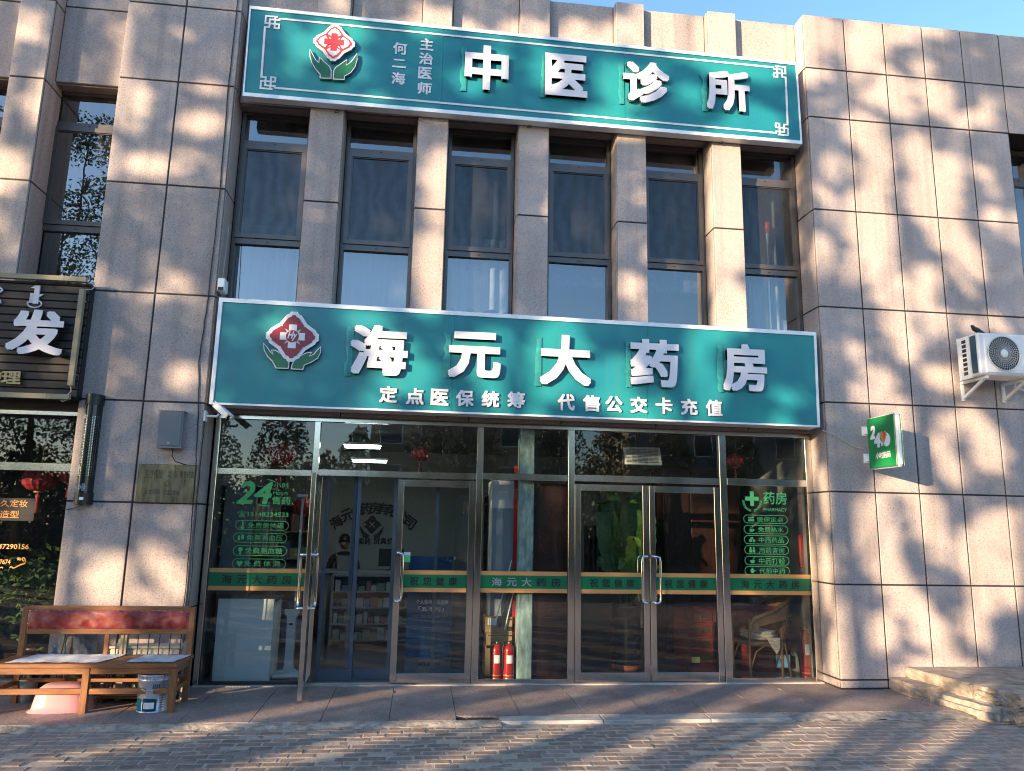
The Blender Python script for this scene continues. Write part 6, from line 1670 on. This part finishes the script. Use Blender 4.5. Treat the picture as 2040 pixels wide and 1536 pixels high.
m = MB(); m.box(-0.29, 0.29, -0.21, -0.205, 0.12, 0.401); m.box(-0.29, 0.29, 0.205, 0.21, 0.12, 0.401); m.box(-0.29, -0.285, -0.204, 0.204, 0.12, 0.401); m.box(0.285, 0.29, -0.204, 0.204, 0.12, 0.401); m.build('cloth_skirt', M['curtain'], t)
for a, b in ((-0.24, -0.16), (0.24, -0.16), (-0.24, 0.16), (0.24, 0.16)): m = MB(); m.box(a-0.02, a+0.02, b-0.02, b+0.02, 0, 0.359); m.build('leg', M['wood'], t)

# =================================================================== ACROSS THE STREET: what shades the wall and shows in the glass
TA = math.tan(SUN_AZ); TE = math.tan(SUN_EL)/math.cos(SUN_AZ)     # shift along x and drop per metre of depth
def on_wall(p):
    """carry a point along the sunlight to the plane of the wall"""
    return p[0]-TA*p[1], p[2]+TE*p[1]
GAPS = []
def gap(px, py, rx, ry, k=1.0, rot=0.0, Y=0.0):
    p = FY(px, py, Y); GAPS.append((*on_wall(p), rx*0.0062+0.08, ry*0.0062+0.05, k, R(rot)))
def ggap(px, py, rx, ry, k=1.0):
    p = FZ(px, py, -0.10); a = FZ(px+rx, py, -0.10); b = FZ(px, py+ry, -0.10)
    c = on_wall(p); GAPS.append((c[0], c[1], abs(a[0]-p[0])*0.8+0.12, abs(TE*(b[1]-p[1]))+0.06, k, 0.0))
LIT = '''1661 68 26 20|1733 78 22 26|1707 124 20 44|1756 189 36 26|1726 260 30 40|1752 355 24 95|1661 368 24 75|1847 130 22 34|1870 182 30 38|1945 234 30 22|1834 309 24 40|1886 368 22 60|1941 98 22 18|1983 195 24 22|1791 65 24 18|1860 58 26 16|1922 68 20 18|2003 436 30 14|1678 449 24 30|1760 440 26 40|1830 400 24 40|1880 460 24 40
1640 500 12 50|1700 540 20 40|1781 653 14 40|1800 686 20 34|1745 560 22 40|1695 697 20 18|1755 752 22 22|1695 788 32 22|1777 819 26 24|1932 648 20 20|1998 646 44 22|1872 753 24 20|1918 752 22 34|1888 874 24 50|1927 830 26 22|1965 885 26 40|1910 930 22 26|1850 560 20 40|1920 520 22 30|1870 640 16 30
1902 932 22 34|1967 911 26 22|1790 966 45 16|1762 1062 24 90|1844 1050 26 62|1859 1115 20 60|1988 1051 36 40|1945 1115 30 40|1682 1115 24 40|1955 1195 20 30|1632 1010 8 70|1625 1130 8 60|1848 1245 20 40|1940 1250 24 40|1878 1261 16 40|2010 1160 16 40|1700 1215 20 30|1760 1260 20 30|1690 1310 24 34|1650 1330 18 55|1800 1180 16 30
1320 50 90 60|1390 70 70 60|1470 70 60 60|1540 80 50 60|1580 60 30 90|1190 45 50 40|1120 40 40 30|1010 38 55 32|870 30 40 22|780 20 30 16
855 335 26 45|850 400 22 30|848 500 24 40|855 590 18 30|672 400 10 14|668 508 10 18|1250 560 24 30|1262 615 28 35|1445 330 36 60|1440 400 36 60|1450 470 30 60|1445 620 42 60|1420 540 20 60|1395 420 12 120|1088 405 8 16|1285 500 8 20
20 40 30 45|48 45 20 34|232 92 22 40|240 140 16 30|232 195 26 44|218 262 18 50|240 330 50 18|255 20 20 14|350 62 34 22|405 175 24 14|400 245 26 18|15 335 24 26|195 560 22 22|352 570 40 30|182 750 24 60|345 760 26 24|330 1130 40 44|345 1175 36 40|208 1135 48 26|118 1175 16 60|160 900 10 60|230 1190 30 12|90 200 12 40|300 330 22 16
1080 140 30 50|1240 170 34 40|1310 165 30 40|1370 190 36 40|1440 120 60 30|1530 130 30 40|940 170 18 26|1000 130 20 30|1500 240 50 20|1190 240 60 16|620 95 20 16|700 60 24 12|1010 70 60 10
740 640 40 14|800 690 22 24|815 750 34 24|985 700 24 30|1010 740 30 40|1130 690 60 50|1180 760 70 34|1090 770 40 24|1240 740 30 40|1400 700 22 40|1415 760 30 50|1440 640 20 10|1580 790 26 18|1290 820 60 10|570 655 26 12'''
for tok in LIT.replace('\n', '|').split('|'):
    v = [float(a) for a in tok.split()]
    gap(*v, 1.7 if (v[1] < 100 and 1250 < v[0] < 1600) or 1390 < v[0] < 1480 and v[1] < 660 else (0.85 if v[0] < 460 and v[1] < 1000 else 1.0))
for px, py, rx, ry in ((957, 870, 10, 40), (1138, 880, 10, 40), (1210, 955, 60, 10), (1438, 890, 10, 40), (1610, 900, 8, 60), (1600, 1080, 8, 60), (1620, 1320, 16, 60), (1200, 1340, 30, 12), (1040, 1290, 12, 60), (1230, 1060, 12, 30), (610, 1310, 6, 30), (640, 870, 8, 16)):
    gap(px, py, rx, ry, 0.9, 0, 0.4)
gap(1530, 1260, 60, 80, 0.72, 0, 0.78); gap(1222, 1040, 16, 50, 1.0, 0, 1.0); gap(1410, 1270, 30, 60, 0.55, 0, 0.98); gap(1048, 1270, 30, 80, 0.9, 0, 0.55); gap(995, 1285, 34, 70, 1.0, 0, 0.7); gap(60, 1190, 60, 60, 0.9, 0, 0.75); gap(1210, 1290, 14, 60, 0.9, 0, 0.95)
for px, py, rx, ry in ((130, 1310, 130, 26), (300, 1380, 60, 30), (120, 1395, 70, 24), (250, 1330, 120, 12), (200, 1240, 120, 14)): gap(px, py, rx, ry, 0.66, 0, -0.6)
for px, py, rx, ry in ((1090, 1390, 90, 12), (1600, 1368, 90, 6), (1930, 1350, 80, 12), (1960, 1400, 60, 14), (820, 1452, 220, 7)):
    ggap(px, py, rx, ry)
GA = np.array(GAPS)
def vnoise(x, y, seed):
    g = np.random.RandomState(seed).uniform(0, 1, (64, 64))
    i, j = np.floor(x).astype(int), np.floor(y).astype(int); u, v = x-i, y-j
    u, v = u*u*(3-2*u), v*v*(3-2*v)
    a, b, c, d = g[i % 64, j % 64], g[(i+1) % 64, j % 64], g[i % 64, (j+1) % 64], g[(i+1) % 64, (j+1) % 64]
    return (a*(1-u)+b*u)*(1-v)+(c*(1-u)+d*u)*v
def lit(X, Z):
    """how open the crowns are along the sunbeam that ends at X, Z on the wall"""
    out = np.zeros(len(X))
    for cx, cz, rx, rz, k, ro in GA:
        d = ((X-cx)/rx)**2+((Z-cz)/rz)**2
        out = np.maximum(out, k*np.exp(-(d/1.5)**1.6))
    ca, sa = math.cos(R(62)), math.sin(R(62))           # branches hang down to the right
    al, ac = X*ca-Z*sa, X*sa+Z*ca
    n = 0.55*vnoise(al*0.75+9, ac*1.9+3, 1)+0.28*vnoise(al*1.9+5, ac*3.6+7, 2)+0.17*vnoise(X*6.0+2, Z*6.0+8, 3)
    v = (0.95*out + 1.9*(n-0.5) - 0.28)/0.42
    return np.clip(v, 0, 1)

def leaves(name, P, size, ma, parent, droop=0.5):
    n = len(P); D = NPR.normal(0, 1, (n, 3)); D[:, 2] -= droop; D /= np.linalg.norm(D, axis=1)[:, None]
    Q = NPR.normal(0, 1, (n, 3)); E = np.cross(D, Q); E /= np.linalg.norm(E, axis=1)[:, None]
    l = size*NPR.uniform(0.7, 1.3, n)[:, None]
    V_ = np.empty((n, 4, 3)); V_[:, 0] = P-D*l; V_[:, 1] = P+E*l*0.55-D*l*0.15; V_[:, 2] = P+D*l; V_[:, 3] = P-E*l*0.55-D*l*0.15
    me = bpy.data.meshes.new(name); me.vertices.add(n*4); me.vertices.foreach_set('co', V_.reshape(-1))
    me.loops.add(n*4); me.loops.foreach_set('vertex_index', np.arange(n*4, dtype=np.int32))
    me.polygons.add(n); me.polygons.foreach_set('loop_start', np.arange(0, n*4, 4, dtype=np.int32)); me.polygons.foreach_set('loop_total', np.full(n, 4, dtype=np.int32))
    me.materials.append(ma); me.update(); me.validate()
    o = bpy.data.objects.new(name, me); COL.objects.link(o); o.parent = parent; o['kind'] = 'stuff'
    return o
def tree_wood(x, y, h, r, seed, spread=1.3, parent=None, z0=-0.17):
    rr = random.Random(seed); m = MB(); pts = []; rad = []
    for k in range(9):
        f = k/8; pts.append((x+0.12*math.sin(seed+f*4), y+0.12*math.cos(seed*2+f*3), z0+h*f)); rad.append(r*(1-0.9*f)+0.008)
    m.tube(pts, rad, 8)
    for k in range(26):
        f = 0.3+0.65*rr.random(); a = rr.uniform(0, 6.28); b = pts[int(f*8)]; l = spread*(1.1-f)*rr.uniform(0.7, 1.2)
        m.tube([b, (b[0]+l*0.5*math.cos(a), b[1]+l*0.5*math.sin(a), b[2]+l*0.7), (b[0]+l*math.cos(a), b[1]+l*math.sin(a), b[2]+l*1.6)], [r*0.4*(1-f*0.5), r*0.24, 0.012], 5)
    return m.build('trunk', M['bark'], parent)

# the tall roadside row: leaves fill the crowns, thinned where the photograph shows sun on the wall
tx_ = [-25.5, -23.0, -20.6, -18.2, -15.8, -13.4, -11.2, -9.0]
rowlab = ['tall leafy roadside tree %s in the row across the street' % s for s in ('at the far left end', 'second from the far left', 'third from the far left', 'fourth from the far left', 'fourth from the right end', 'third from the right end', 'second from the right end', 'at the right end')]
NL = 330000
y_ = NPR.uniform(-15.5, -11.5, NL)
XX = NPR.uniform(-8.5, 12.0, NL); ZZ = NPR.uniform(-2.9, 10.2, NL)
zl = ZZ-TE*y_; xl = XX+TA*y_
L0 = lit(XX, ZZ)
# clumps, so that the shade is not even
cl_ = 0.5+0.5*np.sin(XX*2.1+1.3*np.sin(ZZ*1.7+y_))*np.sin(ZZ*2.6+1.1*np.sin(XX*1.3-y_*1.2))
dens = np.where((XX > -5.2) & (XX < 9.2) & (ZZ < 9.6), 0.64+0.34*cl_, 0.08+0.8*(vnoise(XX*2.6+4, ZZ*0.45+6, 8) > 0.46))
band = np.zeros(NL)
for c_, w_ in ((-2.3, 0.5), (-0.2, 0.32), (1.72, 0.34), (3.2, 0.36), (4.5, 0.28), (5.9, 0.6), (7.5, 0.4), (9.2, 0.6)):
    band = np.maximum(band, np.exp(-((XX-c_-0.12*np.sin(ZZ*5))/w_)**4))
dens = np.where((ZZ < 0.06) & (XX < 5.0) | (ZZ < -0.2), 0.8*(1-0.98*band), dens)
keep = (NPR.uniform(0, 1, NL) < dens*(1-L0)**2) & (xl*9/(9-y_) < -2.85) & (zl > 1.4) & (zl < 15.5)
P = np.stack([xl, y_, zl], 1)[keep]
idx = np.abs(P[:, :1]-np.array(tx_)[None]).argmin(1)
for i, x in enumerate(tx_):
    t = thing('roadside_tree', rowlab[i], 'tree', (0, 0, 0), 0, 'tall trees in the row across the street')
    tree_wood(x, -13.6, 13.6, 0.11, i+3, 1.5, t)
    q_ = P[idx == i]
    leaves('crown', q_, 0.06, M['leaf'], t)
# younger trees straight across, seen in the shop glass
yl = ['young slim tree across the street, %s' % s for s in ('first left of the tan house', 'second left of the tan house', 'third left of the tan house', 'before the left corner of the tan house', 'before the middle of the tan house', 'before the right corner of the tan house', 'first right of the tan house', 'second right of the tan house', 'third right of the tan house', 'fourth right of the tan house')]
for i in range(10):
    x = -11.5+2.9*i+RND.uniform(-0.5, 0.5); y = -24+RND.uniform(-1.5, 1.5); h = RND.uniform(5.6, 7.0) if i < 4 else RND.uniform(6.4, 8.4)
    t = thing('young_tree', yl[i], 'tree', (0, 0, 0), 0, 'young trees across the street')
    tree_wood(x, y, h, 0.07, i+40, 0.9, t)
    n = 5200; f = NPR.beta(1.6, 1.5, n); rad = (0.25+1.25*np.sin(np.pi*np.clip(f*0.9+0.12, 0, 1)))*np.sqrt(NPR.uniform(0, 1, n)); a = NPR.uniform(0, 6.283, n)
    PP = np.stack([x+rad*np.cos(a), y+rad*np.sin(a)*0.8, 0.9+(h-0.7)*f], 1)
    s_ = np.sin(PP[:, 0]*4+PP[:, 2]*3)*np.sin(PP[:, 2]*4.5+PP[:, 1]*3+i); PP = PP[s_ > -0.25]
    leaves('crown', PP, 0.085, M['leaf'] if i % 2 else M['leaf2'], t, 0.2)
# hedge behind them
n = 70000; PP = np.stack([NPR.uniform(-30, 30, n), NPR.uniform(-29.5, -27.5, n), NPR.uniform(-0.1, 1, n)], 1); PP[:, 2] *= 4.1+0.5*np.sin(PP[:, 0]*0.9)+0.4*np.sin(PP[:, 0]*2.3)+0.3*np.sin(PP[:, 0]*5.1)
hg = leaves('hedge', PP, 0.15, M['leaf2'], None, 0.2); tag(hg, 'long dark hedge along the far side of the street', 'hedge', kind='stuff')
# houses opposite
def house(label, x0, x1, y0, y1, h, ma, nx, nz):
    t = thing('apartment_house', label, 'building')
    m = MB(); m.box(x0, x1, y0, y1, -0.2, h); m.build('wall', ma, t)
    m = MB(); m.box(x0-0.3, x1+0.3, y0-0.3, y1+0.3, h+0.001, h+0.3); m.build('roof', M['soffit'], t)
    for i in range(nx):
        for k in range(nz):
            xx = x0+(x1-x0)*(i+0.5)/nx; zz = 1.0+3.0*k
            m = MB(); m.box(xx-0.75, xx+0.75, y1-0.02, y1+0.06, zz, zz+1.6); w_ = m.build('window', M['white_alu'], t)
            m = MB(); m.quad((xx+0.68, y1+0.065, zz+0.07), (xx-0.68, y1+0.065, zz+0.07), (xx-0.68, y1+0.065, zz+1.53), (xx+0.68, y1+0.065, zz+1.53)); m.build('pane', M['darkroom'], w_)
    for j in range(3):
        for k in range(nz):
            yy = y0+(y1-y0)*(j+0.5)/3; zz = 1.0+3.0*k
            m = MB(); m.box(x0-0.06, x0+0.02, yy-0.7, yy+0.7, zz, zz+1.6); w_ = m.build('window', M['white_alu'], t)
            m = MB(); m.quad((x0-0.065, yy-0.63, zz+0.07), (x0-0.065, yy+0.63, zz+0.07), (x0-0.065, yy+0.63, zz+1.53), (x0-0.065, yy-0.63, zz+1.53)); m.build('pane', M['darkroom'], w_)
house('tan apartment house of four storeys across the street', -3.5, 10.0, -52, -41, 12.6, M['tan_wall'], 5, 4)
house('grey apartment house further right across the street', 16, 32, -56, -44, 11.0, M['wall_in'], 5, 3)

bpy.data.objects.remove(_fo)
